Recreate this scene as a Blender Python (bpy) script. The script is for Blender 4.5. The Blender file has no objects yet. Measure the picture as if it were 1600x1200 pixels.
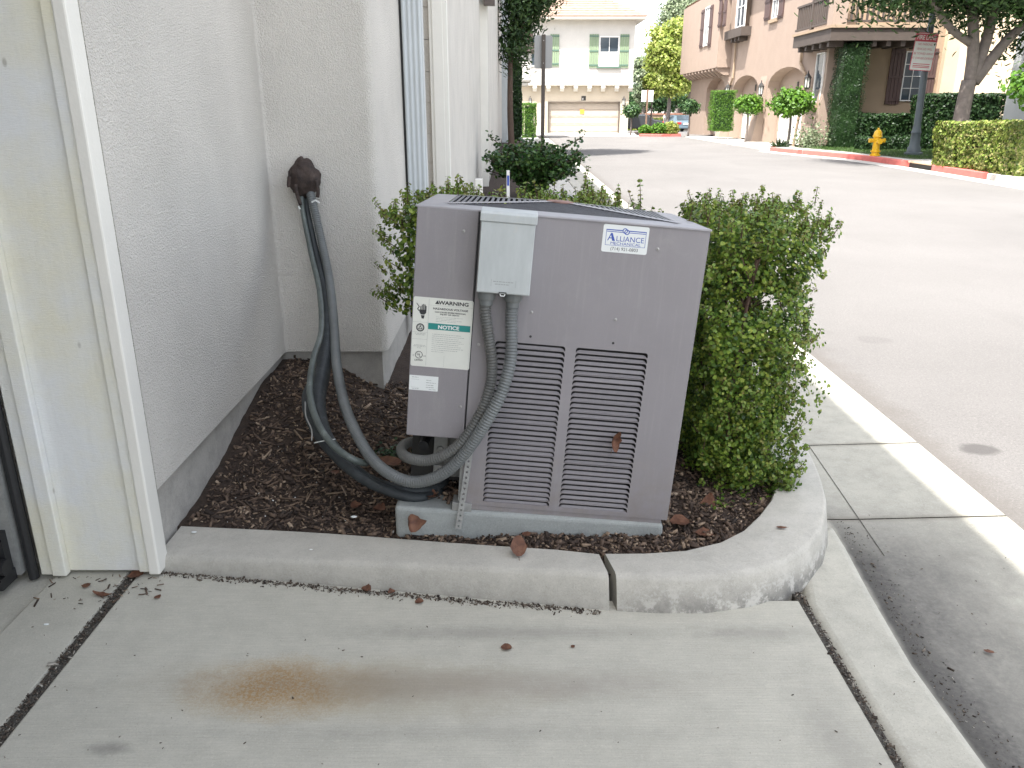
import bpy, math, random
import numpy as np
from mathutils import Vector, Matrix, Euler
R = math.radians
rng = np.random.default_rng(7); random.seed(7)
sc = bpy.context.scene
# ---------------------------------------------------------------- camera, sky, sun, exposure
CAM_H = 1.5; PITCH = R(19.1); FPX = 1244.0
cd = bpy.data.cameras.new('camera'); cam = bpy.data.objects.new('camera', cd)
sc.collection.objects.link(cam); sc.camera = cam
cam.location = (0, 0, CAM_H); cam.rotation_euler = (R(90) - PITCH, 0, 0)
cd.sensor_width = 36; cd.lens = 36 * FPX / 1600; cd.clip_start = .05; cd.clip_end = 2000
SUN = Vector((-.33, -.42, 1)).normalized()                # direction towards the sun
w = bpy.data.worlds.new('World'); sc.world = w; w.use_nodes = True
wn = w.node_tree; bg = wn.nodes['Background']
sky = wn.nodes.new('ShaderNodeTexSky'); sky.sky_type = 'NISHITA'; sky.sun_disc = False
sky.sun_elevation = math.asin(SUN.z); sky.sun_rotation = math.atan2(SUN.x, SUN.y) % (2 * math.pi)
sky.dust_density = 2.5; sky.ozone_density = .8
hs = wn.nodes.new('ShaderNodeHueSaturation'); hs.inputs['Saturation'].default_value = .42; wn.links.new(sky.outputs[0], hs.inputs['Color']); wn.links.new(hs.outputs[0], bg.inputs[0]); bg.inputs[1].default_value = .15
sl = bpy.data.lights.new('sun', 'SUN'); sun = bpy.data.objects.new('sun', sl); sc.collection.objects.link(sun)
sl.energy = 3.2; sl.angle = R(.6); sl.color = (1, .965, .91)
sun.rotation_euler = SUN.to_track_quat('Z', 'Y').to_euler(); sun.location = (-5, -6, 20)
vs = sc.view_settings
vs.view_transform = 'Standard'; vs.look = 'None'; vs.gamma = 1; vs.use_curve_mapping = False; vs.exposure = 1.92
sc.cycles.max_bounces = 8; sc.cycles.diffuse_bounces = 5

# ---------------------------------------------------------------- helpers
def link(o): sc.collection.objects.link(o); return o
def tag(o, label=None, cat=None, group=None, kind=None):
    for k, v in (('label', label), ('category', cat), ('group', group), ('kind', kind)):
        if v: o[k] = v
    return o
def thing(name, label, cat, loc=(0, 0, 0), rot=(0, 0, 0), group=None):
    o = link(bpy.data.objects.new(name, None)); o.location = loc; o.rotation_euler = rot
    o.empty_display_size = .1
    return tag(o, label, cat, group)
class MB:
    def __init__(s): s.v = []; s.f = []
    def add(s, vs_, fs):
        n = len(s.v); s.v += [tuple(p) for p in vs_]; s.f += [tuple(i + n for i in f) for f in fs]; return s
    def box(s, x0, y0, z0, x1, y1, z1, rz=0, c=None):
        vs_ = [(x, y, z) for z in (z0, z1) for x, y in ((x0, y0), (x1, y0), (x1, y1), (x0, y1))]
        if rz:
            cx, cy = c or ((x0 + x1) / 2, (y0 + y1) / 2); ca, sa = math.cos(rz), math.sin(rz)
            vs_ = [(cx + (x - cx) * ca - (y - cy) * sa, cy + (x - cx) * sa + (y - cy) * ca, z) for x, y, z in vs_]
        return s.add(vs_, [(0, 3, 2, 1), (4, 5, 6, 7), (0, 1, 5, 4), (1, 2, 6, 5), (2, 3, 7, 6), (3, 0, 4, 7)])
    def prism(s, poly, z0, z1):
        n = len(poly)
        return s.add([(x, y, z0) for x, y in poly] + [(x, y, z1) for x, y in poly],
                     [tuple(range(n))[::-1], tuple(range(n, 2 * n))] + [(i, (i + 1) % n, n + (i + 1) % n, n + i) for i in range(n)])
    def prism_y(s, poly, y0, y1):      # polygon in x,z extruded along y
        n = len(poly)
        return s.add([(x, y0, z) for x, z in poly] + [(x, y1, z) for x, z in poly],
                     [tuple(range(n)), tuple(range(n, 2 * n))[::-1]] + [(i, n + i, n + (i + 1) % n, (i + 1) % n) for i in range(n)])
    def prism_x(s, poly, x0, x1):      # polygon in y,z extruded along x
        n = len(poly)
        return s.add([(x0, y, z) for y, z in poly] + [(x1, y, z) for y, z in poly],
                     [tuple(range(n))[::-1], tuple(range(n, 2 * n))] + [(i, (i + 1) % n, n + (i + 1) % n, n + i) for i in range(n)])
    def tube(s, pts, r, n=10, caps=True, sx=1):
        pts = [Vector(p) for p in pts]; m = len(pts); rr = r if hasattr(r, '__len__') else [r] * m
        up = None; rings = []
        for i, p in enumerate(pts):
            t = (pts[min(i + 1, m - 1)] - pts[max(i - 1, 0)]).normalized()
            if up is None:
                up = Vector((0, 0, 1)) if abs(t.z) < .9 else Vector((0, 1, 0))
            a = t.cross(up).normalized(); b = a.cross(t).normalized(); up = b
            rings.append([p + (a * math.cos(2 * math.pi * k / n) * sx + b * math.sin(2 * math.pi * k / n)) * rr[i] for k in range(n)])
        vs_ = [q for ring in rings for q in ring]; fs = []
        for i in range(m - 1):
            for k in range(n):
                fs.append((i * n + k, i * n + (k + 1) % n, (i + 1) * n + (k + 1) % n, (i + 1) * n + k))
        if caps: fs += [tuple(range(n))[::-1], tuple(range((m - 1) * n, m * n))]
        return s.add(vs_, fs)
    def lathe(s, prof, c=(0, 0, 0), n=16):
        vs_ = []; fs = []
        for r, z in prof: vs_ += [(c[0] + r * math.cos(2 * math.pi * k / n), c[1] + r * math.sin(2 * math.pi * k / n), c[2] + z) for k in range(n)]
        for i in range(len(prof) - 1):
            for k in range(n): fs.append((i * n + k, i * n + (k + 1) % n, (i + 1) * n + (k + 1) % n, (i + 1) * n + k))
        fs += [tuple(range(n))[::-1], tuple(range((len(prof) - 1) * n, len(prof) * n))]
        return s.add(vs_, fs)
    def mesh(s, name):
        m = bpy.data.meshes.new(name); m.from_pydata(s.v, [], s.f); m.update(); return m
    def build(s, name, m, parent=None, smooth=False, bevel=0, loc=None, rot=None, kind=None, seg=2, label=None):
        me = s.mesh(name); me.materials.append(m); o = link(bpy.data.objects.new(name, me))
        if parent: o.parent = parent
        if smooth:
            me.polygons.foreach_set('use_smooth', [True] * len(me.polygons))
            if smooth != 'all':
                md = None
                try: me.set_sharp_from_angle(angle=R(40))
                except Exception: pass
        if bevel:
            md = o.modifiers.new('bevel', 'BEVEL'); md.width = bevel; md.segments = seg; md.limit_method = 'ANGLE'; md.angle_limit = R(35)
        if loc: o.location = loc
        if rot: o.rotation_euler = rot
        if kind: o['kind'] = kind
        if label: o['label'] = label
        return o
def bx(name, m, dims, parent=None, **k): return MB().box(*dims).build(name, m, parent, **k)
def at(px, py, Y):                      # the point seen at a photo pixel at distance Y
    u = (px - 800) / FPX; v = (py - 600) / FPX; c, s_ = math.cos(PITCH), math.sin(PITCH)
    t = Y / (c - v * s_); return Vector((u * t, Y, CAM_H - t * (s_ + v * c)))
def catmull(P, step):
    P = [Vector(p) for p in P]; P = [2 * P[0] - P[1]] + P + [2 * P[-1] - P[-2]]; dense = []
    for i in range(1, len(P) - 2):
        for k in range(24):
            t = k / 24; a, b, c, d = P[i - 1:i + 3]
            dense.append(.5 * ((2 * b) + (c - a) * t + (2 * a - 5 * b + 4 * c - d) * t * t + (3 * b - a - 3 * c + d) * t ** 3))
    dense.append(P[-2]); out = [dense[0]]; acc = 0
    for a, b in zip(dense, dense[1:]):
        L = (b - a).length; pos = 0
        while L > 0 and acc + (L - pos) >= step:
            pos += step - acc; acc = 0; out.append(a.lerp(b, pos / L))
        acc += L - pos
    return out
def grid(name, xs, ys, zf, m, parent=None, kind='structure', smooth=True):
    xs = np.asarray(xs); ys = np.asarray(ys); X, Y = np.meshgrid(xs, ys); Z = zf(X, Y) + 0 * X
    v = np.stack([X, Y, Z], -1).reshape(-1, 3); nx = len(xs)
    f = [(j * nx + i, j * nx + i + 1, (j + 1) * nx + i + 1, (j + 1) * nx + i) for j in range(len(ys) - 1) for i in range(nx - 1)]
    me = bpy.data.meshes.new(name); me.from_pydata(v.tolist(), [], f); me.materials.append(m)
    if smooth: me.polygons.foreach_set('use_smooth', [True] * len(me.polygons))
    o = link(bpy.data.objects.new(name, me)); o.parent = parent
    if kind: o['kind'] = kind
    return o
# leaf / chip clouds: one template repeated with numpy
LEAF = (np.array([(0, -.5, 0), (.28, -.22, .04), (.33, .12, .06), (.0, .5, 0), (-.33, .12, .06), (-.28, -.22, .04)]), [(0, 1, 2, 3), (0, 3, 4, 5)])
ROUND = (np.array([(0, -.5, 0), (.36, -.25, .07), (.42, .15, .09), (0, .46, .02), (-.42, .15, .09), (-.36, -.25, .07)]), [(0, 1, 2, 3), (0, 3, 4, 5)])
BLADE = (np.array([(-.12, -.5, 0), (.12, -.5, 0), (.0, .5, .05)]), [(0, 1, 2)])
LONG = (np.array([(0, -.5, 0), (.15, -.15, .03), (.12, .2, .0), (0, .5, -.08), (-.12, .2, .0), (-.15, -.15, .03)]), [(0, 1, 2, 3), (0, 3, 4, 5)])
CHIP = (np.array([(x, y, z) for z in (-.12, .12) for x, y in ((-.16, -.5), (.13, -.42), (.17, .45), (-.1, .5))]),
        [(0, 3, 2, 1), (4, 5, 6, 7), (0, 1, 5, 4), (1, 2, 6, 5), (2, 3, 7, 6), (3, 0, 4, 7)])
def unit(v): return v / np.maximum(np.linalg.norm(v, axis=-1, keepdims=True), 1e-9)
def cloud(name, P, Nrm, size, tmpl, m, parent=None, kind='stuff', flatten=None, dirs=None):
    P = np.asarray(P, float); n = len(P); T, F = tmpl
    size = np.broadcast_to(np.asarray(size, float), (n,))
    Nn = unit(np.asarray(Nrm, float)); a = rng.normal(size=(n, 3)) if dirs is None else dirs
    a = unit(a - (a * Nn).sum(-1, keepdims=True) * Nn); b = np.cross(Nn, a)
    V = (P[:, None] + size[:, None, None] * (T[None, :, 0:1] * b[:, None] + T[None, :, 1:2] * a[:, None] + T[None, :, 2:3] * Nn[:, None])).reshape(-1, 3)
    k = len(T); lens = [len(f) for f in F]; flat = np.concatenate([np.array(f) for f in F])
    loops = (flat[None, :] + (np.arange(n) * k)[:, None]).reshape(-1); sizes = np.tile(lens, n)
    me = bpy.data.meshes.new(name); me.vertices.add(len(V)); me.vertices.foreach_set('co', V.astype(np.float32).ravel())
    me.loops.add(len(loops)); me.loops.foreach_set('vertex_index', loops.astype(np.int32))
    me.polygons.add(len(sizes)); st = np.concatenate([[0], np.cumsum(sizes)[:-1]])
    me.polygons.foreach_set('loop_start', st.astype(np.int32)); me.update(calc_edges=True); me.validate()
    me.materials.append(m); o = link(bpy.data.objects.new(name, me)); o.parent = parent
    if kind: o['kind'] = kind
    return o
# ---------------------------------------------------------------- materials
class NT:
    def __init__(s, name):
        s.m = bpy.data.materials.new(name); s.m.use_nodes = True; s.t = s.m.node_tree
        s.b = s.t.nodes['Principled BSDF']; s.co = s.n('ShaderNodeTexCoord').outputs['Object']
    def n(s, ty, _ins=(), **props):
        x = s.t.nodes.new(ty)
        for k, v in props.items(): setattr(x, k, v)
        for k, v in dict(_ins).items(): s.set(x.inputs[k], v)
        return x
    def set(s, sock, v):
        if isinstance(v, bpy.types.NodeSocket): s.t.links.new(v, sock)
        else:
            if sock.type == 'RGBA' and len(v) == 3: v = (*v, 1)
            sock.default_value = v
    def map(s, sx=1, sy=1, sz=1, loc=(0, 0, 0), rot=(0, 0, 0), co=None):
        return s.n('ShaderNodeMapping', {'Vector': co or s.co, 'Scale': (sx, sy, sz), 'Location': loc, 'Rotation': rot}).outputs[0]
    def noise(s, scale, detail=6, rough=.6, co=None, dist=0):
        return s.n('ShaderNodeTexNoise', {'Vector': co or s.co, 'Scale': scale, 'Detail': detail, 'Roughness': rough, 'Distortion': dist}).outputs['Fac']
    def ramp(s, fac, stops, interp='LINEAR'):
        r = s.n('ShaderNodeValToRGB', {'Fac': fac}); e = r.color_ramp.elements; r.color_ramp.interpolation = interp
        while len(e) < len(stops): e.new(.5)
        for i, (p, c) in enumerate(stops):
            e[i].position = p; e[i].color = (*c, 1) if hasattr(c, '__len__') else (c, c, c, 1)
        return r.outputs[0]
    def rng(s, v, a, b, c=0, d=1): return s.n('ShaderNodeMapRange', {0: v, 1: a, 2: b, 3: c, 4: d}).outputs[0]
    def math(s, op, a, b=0): return s.n('ShaderNodeMath', {0: a, 1: b}, operation=op).outputs[0]
    def mix(s, f, a, b, mode='MIX'):
        x = s.n('ShaderNodeMix', data_type='RGBA', blend_type=mode); s.set(x.inputs[0], f); s.set(x.inputs[6], a); s.set(x.inputs[7], b); return x.outputs[2]
    def isl(s): return s.n('ShaderNodeNewGeometry').outputs['Random Per Island']
    def xyz(s): 
        x = s.n('ShaderNodeSeparateXYZ', {0: s.co}); return x.outputs
    def bump(s, h, dist, strength=1, normal=None):
        x = s.n('ShaderNodeBump', {'Height': h, 'Distance': dist, 'Strength': strength})
        if normal: s.set(x.inputs['Normal'], normal)
        return x.outputs[0]
    def out(s, col, rough=.6, normal=None, metal=0, spec=None, trans=0):
        s.set(s.b.inputs['Base Color'], col); s.set(s.b.inputs['Roughness'], rough); s.set(s.b.inputs['Metallic'], metal)
        if spec is not None: s.set(s.b.inputs['Specular IOR Level'], spec)
        if normal: s.set(s.b.inputs['Normal'], normal)
        if trans:
            t = s.n('ShaderNodeBsdfTranslucent', {'Color': col}); mx = s.n('ShaderNodeMixShader', {0: trans, 1: s.b.outputs[0], 2: t.outputs[0]})
            s.t.links.new(mx.outputs[0], s.t.nodes['Material Output'].inputs[0])
        return s.m
def mul(c, k): return tuple(min(1, x * k) for x in c)
def plain(name, c, rough=.6, var=.1, scale=6, bump=0, bscale=60, metal=0, spec=None):
    t = NT(name); f = t.noise(scale, 6, .65)
    col = t.ramp(f, [(.25, mul(c, 1 - var)), (.75, mul(c, 1 + var))])
    return t.out(col, rough, t.bump(t.noise(bscale, 4), bump) if bump else None, metal, spec)
def stucco(name, c, bump=.004, sc_=150, var=.05):
    t = NT(name); v = t.n('ShaderNodeTexVoronoi', {'Vector': t.co, 'Scale': sc_}).outputs['Distance']
    n1 = t.noise(sc_ * .8, 4, .6); h = t.math('ADD', t.math('MULTIPLY', v, .5), n1)
    big = t.noise(1.7, 6, .6); fine = t.noise(sc_ * .9, 3, .7)
    col = t.ramp(big, [(.3, mul(c, 1 - var)), (.7, mul(c, 1 + var))])
    col = t.mix(t.rng(fine, .38, .6, .25, 0), col, mul(c, .6))
    return t.out(col, .9, t.bump(h, bump, .9), spec=.2)
def leafmat(name, cols, trans=.3, rough=.45):
    t = NT(name); n = len(cols)
    col = t.ramp(t.isl(), [((i + .0) / (n - 1 or 1), c) for i, c in enumerate(cols)])
    col = t.mix(t.rng(t.noise(1.3 if 'far' not in name else .5, 3), .35, .65, 0, .35), col, mul(cols[0], .7))
    return t.out(col, rough, trans=trans, spec=.35)
def concrete(name, c, broom=None, grime=.25, crackle=0, extra=None):
    t = NT(name); big = t.noise(1.3, 8, .65); mid = t.noise(11, 8, .7); fine = t.noise(190, 4, .85)
    col = t.ramp(big, [(.25, mul(c, .86)), (.5, c), (.78, mul(c, 1.12))])
    col = t.mix(t.rng(mid, .42, .72, 0, grime * 1.3), col, mul(c, .6))
    col = t.mix(t.rng(t.noise(28, 6, .75), .56, .7, 0, .35), col, mul(c, 1.2))
    col = t.mix(t.rng(fine, .52, .70, 0, .5), col, mul(c, .5)); col = t.mix(t.rng(t.noise(140, 3, .8, co=t.map(1, 1, 1, loc=(3, 1, 0))), .54, .7, 0, .4), col, mul(c, 1.35))
    sp = t.n('ShaderNodeTexVoronoi', {'Vector': t.co, 'Scale': 46}).outputs['Distance']
    col = t.mix(t.rng(sp, .035, .07, .55, 0), col, mul(c, .35))
    h = t.math('ADD', t.math('MULTIPLY', fine, .4), t.noise(60, 6, .7))
    if broom:
        b = t.noise(1, 5, .6, co=t.map(*broom)); h = t.math('ADD', h, t.math('MULTIPLY', b, 1.2))
        col = t.mix(t.rng(b, .42, .62, .24, 0), col, mul(c, .66))
    if extra: col = extra(t, col)
    return t.out(col, .85, t.bump(h, .0018, .7), spec=.25)
CONC = (.480, .462, .395)
def drive_stains(t, col):
    X, Y, Z = t.xyz()
    def blob(cx, cy, rx, ry, co=None):
        v = t.map(1 / rx, 1 / ry, 0, loc=(-cx / rx, -cy / ry, 0)); return t.n('ShaderNodeVectorMath', {0: v}, operation='LENGTH').outputs['Value']
    nz = t.noise(7, 6, .7); nf = t.noise(95, 4, .9)
    d = t.math('ADD', blob(-.64, 1.79, .23, .11), t.math('MULTIPLY', t.math('SUBTRACT', nz, .5), 1.1))
    r = t.math('MULTIPLY', t.rng(d, .35, 1.35, 1, 0), t.rng(nf, .38, .58, .25, 1))
    col = t.mix(t.math('MULTIPLY', r, .85), col, (.33, .20, .065)); col = t.mix(t.math('MULTIPLY', t.math('MULTIPLY', t.rng(d, .2, .8, 1, 0), t.rng(nf, .46, .54)), .75), col, (.36, .17, .03))
    d = t.math('ADD', blob(-.46, 1.79, .52, .115), t.math('MULTIPLY', t.math('SUBTRACT', nz, .5), 1.2)); col = t.mix(t.rng(d, .2, 1.3, .42, 0), col, (.30, .235, .13))
    d = t.math('ADD', blob(-.2, 1.80, .75, .07), t.math('MULTIPLY', t.math('SUBTRACT', nz, .5), 1.0))
    col = t.mix(t.rng(d, .3, 1.3, .38, 0), col, (.20, .17, .145))
    for cx, cy, rx, ry, a in ((-1.0, 1.57, .06, .025, .5), (.75, 2.03, .2, .05, .3), (.0, 2.03, .6, .04, .3), (-.15, 1.62, .8, .03, .16), (.82, 1.6, .1, .3, .25)):
        d = t.math('ADD', blob(cx, cy, rx, ry), t.math('MULTIPLY', t.math('SUBTRACT', t.noise(19, 6, .7), .5), 1.6))
        col = t.mix(t.rng(d, .2, 1.2, a, 0), col, (.13, .125, .115))
    return col
def gutter_stains(t, col):
    X, Y, Z = t.xyz(); nz = t.noise(3.6, 8, .72, co=t.map(1, .4, 1)); n2 = t.noise(15, 7, .72); n3 = t.noise(60, 5, .7)
    near = t.rng(Y, 2.95, 2.45, .12, 1)
    xf = t.math('ADD', t.rng(Y, 1.9, 2.7, 1.155, 1.235), t.math('MULTIPLY', t.math('SUBTRACT', n2, .5), .03)); u = t.math('SUBTRACT', X, xf)
    un = t.math('ADD', u, t.math('ADD', t.math('MULTIPLY', t.math('SUBTRACT', nz, .5), .5), t.math('MULTIPLY', t.math('SUBTRACT', n2, .5), .22)))
    a = t.math('MULTIPLY', t.rng(u, -.02, .012, 0, 1), t.rng(un, .10, .62, .95, .0)); a = t.math('MULTIPLY', a, t.rng(n3, .3, .6, .75, 1))
    col = t.mix(t.math('MULTIPLY', a, near), col, (.105, .10, .094))
    fl = t.math('MULTIPLY', t.rng(u, -.015, .01, 0, 1), t.rng(t.math('ADD', u, t.math('MULTIPLY', t.math('SUBTRACT', n2, .5), .1)), .02, .13, .6, 0))
    col = t.mix(t.math('MULTIPLY', fl, near), col, (.045, .042, .038))
    for yj in (2.77, 3.49): col = t.mix(t.rng(t.math('ADD', t.math('ABSOLUTE', t.math('SUBTRACT', Y, yj)), t.math('MULTIPLY', t.math('SUBTRACT', n2, .5), .03)), .004, .03, .45, 0), col, (.16, .14, .11))
    return col
def kerb_stains(t, col):
    X, Y, Z = t.xyz(); n = t.noise(9, 7, .75)
    low = t.math('MULTIPLY', t.rng(Z, .0, .085, 1, 0), t.rng(n, .35, .6, .35, 1))
    right = t.rng(X, .25, .5, .25, 1)
    col = t.mix(t.math('MULTIPLY', t.math('MULTIPLY', low, right), .95), col, (.15, .145, .135))
    return t.mix(t.math('MULTIPLY', t.rng(t.noise(16, 8, .75), .48, .56, 0, .7), t.math('MULTIPLY', right, t.rng(Z, .11, .02, .25, 1))), col, (.56, .54, .49))
m_drive = concrete('concrete_driveway', CONC, broom=(7, 260, 1), extra=drive_stains)
m_slab = concrete('concrete_slab', mul(CONC, .96))
m_apron = concrete('concrete_apron', mul(CONC, .93), grime=.4)
m_gutter = concrete('concrete_gutter', mul(CONC, .92), grime=.4, extra=gutter_stains)
m_kerb = concrete('concrete_kerb', (.44, .42, .37), grime=.3, extra=kerb_stains)
m_pad = concrete('concrete_pad', (.315, .33, .315), grime=.25)
m_found = concrete('concrete_foundation', (.43, .41, .375), grime=.5)
m_walk = concrete('concrete_walk', (.50, .48, .44), grime=.2)
t = NT('asphalt'); c = (.172, .164, .157)
col = t.ramp(t.noise(.35, 8, .6), [(.3, mul(c, .88)), (.7, mul(c, 1.1))])
col = t.mix(t.rng(t.noise(75, 5, .85), .46, .66, 0, .6), col, mul(c, .55)); col = t.mix(t.rng(t.noise(110, 4, .85, co=t.map(1, 1, 1, loc=(5, 2, 0))), .55, .68, 0, .7), col, mul(c, 1.7)); X, Y, Z = t.xyz()
col = t.mix(t.rng(t.math('ADD', X, t.math('MULTIPLY', t.math('SUBTRACT', t.noise(6, 5), .5), .25)), 1.97, 2.12, .4, 0), col, (.10, .086, .073))
col = t.mix(t.rng(t.noise(1.1, 5, .6, co=t.map(1, .25, 1)), .58, .72, 0, .22), col, mul(c, .6))
for cx, cy, rx, ry, st_ in ((2.19, 3.43, .085, .07, .75), (2.5, 5.3, .12, .10, .2), (2.25, 5.5, .05, .05, .12)):
    v = t.n('ShaderNodeVectorMath', {0: t.map(1 / rx, 1 / ry, 0, loc=(-cx / rx, -cy / ry, 0))}, operation='LENGTH').outputs['Value']
    v = t.math('ADD', v, t.math('MULTIPLY', t.math('SUBTRACT', t.noise(9, 4), .5), .9))
    col = t.mix(t.rng(v, .75, 1.15, st_, 0), col, (.075, .07, .068))
m_asphalt = t.out(col, .92, t.bump(t.noise(260, 4, .8), .004, .8), spec=.2)
t = NT('dirt'); m_dirt = t.out(t.ramp(t.noise(40, 6, .7), [(.3, (.022, .014, .010)), (.7, (.062, .04, .027))]), .95, t.bump(t.noise(90, 6, .7), .01))
t = NT('debris_fill'); m_debris = t.out(t.ramp(t.noise(160, 5, .8), [(.35, (.03, .025, .02)), (.55, (.11, .10, .085)), (.7, (.25, .235, .2))]), .95, t.bump(t.noise(200, 4), .008))
t = NT('wood_chip'); m_chip = t.out(t.ramp(t.isl(), [(0, (.022, .014, .010)), (.3, (.052, .034, .024)), (.55, (.095, .063, .044)), (.8, (.155, .105, .072)), (.93, (.25, .18, .12)), (1, (.38, .29, .21))]), .85)
t = NT('pale_crumb'); m_crumb = t.out(t.ramp(t.isl(), [(0, (.3, .28, .25)), (1, (.75, .75, .72))]), .8)
m_stucco = stucco('stucco_near', (.665, .635, .58), sc_=185, bump=.0085, var=.08)
m_stucco_f = stucco('stucco_row', (.55, .515, .465), bump=.003, sc_=90)
t = NT('painted_board'); gr = t.noise(1, 6, .65, co=t.map(55, 55, 420), dist=.4)
col = t.mix(t.rng(t.noise(2.2, 5), .4, .65), (.72, .725, .71), (.74, .705, .55)); X, Y, Z = t.xyz()
col = t.mix(t.rng(gr, .35, .6, .14, 0), col, (.45, .44, .40))
sp = t.n('ShaderNodeTexVoronoi', {'Vector': t.map(1, 1, .55), 'Scale': 9}).outputs['Distance']
col = t.mix(t.rng(sp, .035, .075, .5, 0), col, (.2, .17, .12))
m_board = t.out(col, .6, t.bump(t.math('ADD', gr, t.noise(1, 3, .5, co=t.map(30, 30, 4))), .0022, .9))
m_trim = plain('trim_paint', (.72, .70, .64), .55, .04, 3, .001, 90)
m_black = plain('black_rubber', (.015, .015, .016), .5)
m_dark = plain('shaded_interior', (.05, .048, .045), .9)  # near-black colour puts shade into the garage partition and service bay
t = NT('cabinet_paint'); c = (.236, .220, .228); X, Y, Z = t.xyz()
col = t.ramp(t.noise(3, 6, .6), [(.3, mul(c, .94)), (.7, mul(c, 1.05))])
col = t.mix(t.rng(t.noise(1, 6, .75, co=t.map(45, 45, 2.5)), .52, .72, 0, .30), col, (.34, .325, .31)); col = t.mix(t.rng(t.noise(7, 7, .75), .56, .68, 0, .22), col, (.31, .295, .28))
col = t.mix(t.math('MULTIPLY', t.rng(Z, -.7, -1.02, 0, .5), t.rng(t.noise(14, 6, .7), .35, .65)), col, (.19, .155, .125))
col = t.mix(t.rng(t.noise(420, 2, .6), .64, .7, 0, .35), col, (.42, .40, .38))
m_cab = t.out(col, .48, t.bump(t.noise(500, 2), .0004, .5))
t = NT('cabinet_top'); c = (.31, .30, .31)
col = t.ramp(t.noise(4, 7, .7), [(.3, mul(c, .8)), (.7, mul(c, 1.12))]); col = t.mix(t.rng(t.noise(19, 5, .7), .55, .7, 0, .35), col, (.30, .23, .19))
m_top = t.out(col, .5)
t = NT('box_paint'); c = (.43, .455, .45)
col = t.ramp(t.noise(1, 7, .7, co=t.map(25, 25, 6)), [(.3, mul(c, .88)), (.7, mul(c, 1.08))]); col = t.mix(t.rng(t.noise(30, 5, .7), .6, .72, 0, .3), col, (.55, .50, .40))
m_box = t.out(col, .42)
m_galv = plain('galvanised', (.30, .30, .285), .55, .2, 30, metal=.35)
m_screw = plain('screw_steel', (.36, .35, .34), .4, metal=.6)
m_coil = plain('coil_fins', (.018, .017, .017), .7)
t = NT('conduit_grey'); col = t.ramp(t.noise(8, 6, .7), [(.3, (.085, .088, .083)), (.7, (.14, .142, .134))]); col = t.mix(t.rng(t.noise(25, 6, .75), .5, .72, 0, .5), col, (.10, .08, .06)); m_cond = t.out(col, .55)
t = NT('conduit_grey_clean'); col = t.ramp(t.noise(6, 6, .7), [(.3, (.105, .113, .113)), (.7, (.165, .176, .174))]); col = t.mix(t.rng(t.noise(25, 6, .75), .55, .75, 0, .4), col, (.12, .10, .08)); m_cond2 = t.out(col, .5)
t = NT('foam_insulation'); col = t.ramp(t.noise(18, 6, .7), [(.3, (.014, .017, .019)), (.6, (.03, .036, .039)), (.78, (.09, .097, .097))]); m_foam = t.out(col, .6, t.bump(t.noise(50, 5, .7), .003))
t = NT('copper_line'); col = t.ramp(t.noise(12, 6, .7), [(.3, (.05, .06, .056)), (.6, (.10, .118, .108)), (.8, (.27, .29, .28))]); m_line = t.out(col, .45)
t = NT('spray_foam_brown'); m_blob = t.out(t.ramp(t.noise(25, 6, .7), [(.35, (.020, .013, .011)), (.6, (.055, .037, .03)), (.8, (.12, .085, .065))]), .75, t.bump(t.noise(60, 5), .006))
m_white = plain('sticker_white', (.70, .72, .70), .5, .04); m_ink = plain('ink_black', (.03, .03, .032), .6, 0)
m_inkg = plain('ink_grey', (.25, .26, .25), .6, 0); m_teal = plain('ink_teal', (.01, .21, .19), .5, 0); m_blue = plain('ink_blue', (.03, .075, .36), .5, 0)
m_cream = plain('sticker_cream', (.64, .645, .585), .5, .05, 20)
m_dead = None
t = NT('dry_leaf'); m_dead = t.out(t.ramp(t.noise(35, 5, .7), [(.25, (.055, .022, .014)), (.5, (.13, .055, .03)), (.8, (.24, .12, .07))]), .7, t.bump(t.noise(120, 4), .002), trans=.12)
m_box1 = leafmat('boxwood_leaf', [(.04, .09, .018), (.095, .175, .03), (.15, .25, .038), (.25, .35, .05), (.36, .41, .08)], .3, .36)
m_box2 = leafmat('boxwood_tip', [(.12, .20, .03), (.2, .3, .05), (.26, .24, .07)], .3, .4)
m_twig = plain('twig_bark', (.085, .05, .035), .85, .3, 20)
def text(s, size, m, parent, loc, align='CENTER', sx=1, bold=0, name='lettering', rot=(R(90), 0, 0)):
    cu = bpy.data.curves.new(name, 'FONT'); cu.body = s; cu.size = size; cu.align_x = align; cu.offset = bold; cu.resolution_u = 3
    tmp = link(bpy.data.objects.new('tmp', cu)); dg = bpy.context.evaluated_depsgraph_get(); me = bpy.data.meshes.new_from_object(tmp.evaluated_get(dg))
    bpy.data.objects.remove(tmp); me.materials.clear(); me.materials.append(m)
    o = link(bpy.data.objects.new(name, me)); o.parent = parent; o.location = loc; o.rotation_euler = rot; o.scale = (sx, 1, 1); return o
def copy_tree(o, parent=None):
    c = link(o.copy()); c.parent = parent
    for ch in list(o.children): copy_tree(ch, c)
    return c
# ================================================================ THE SETTING
bx('ground', m_walk, (-400, -60, -3.0, 400, 46, -.06), kind='structure')
m_far_ground = plain('far_ground', (.30, .28, .24), .95, .2, .3)
bx('ground', m_far_ground, (-400, 46, -3.0, 400, 900, -1.4), kind='structure')
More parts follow.
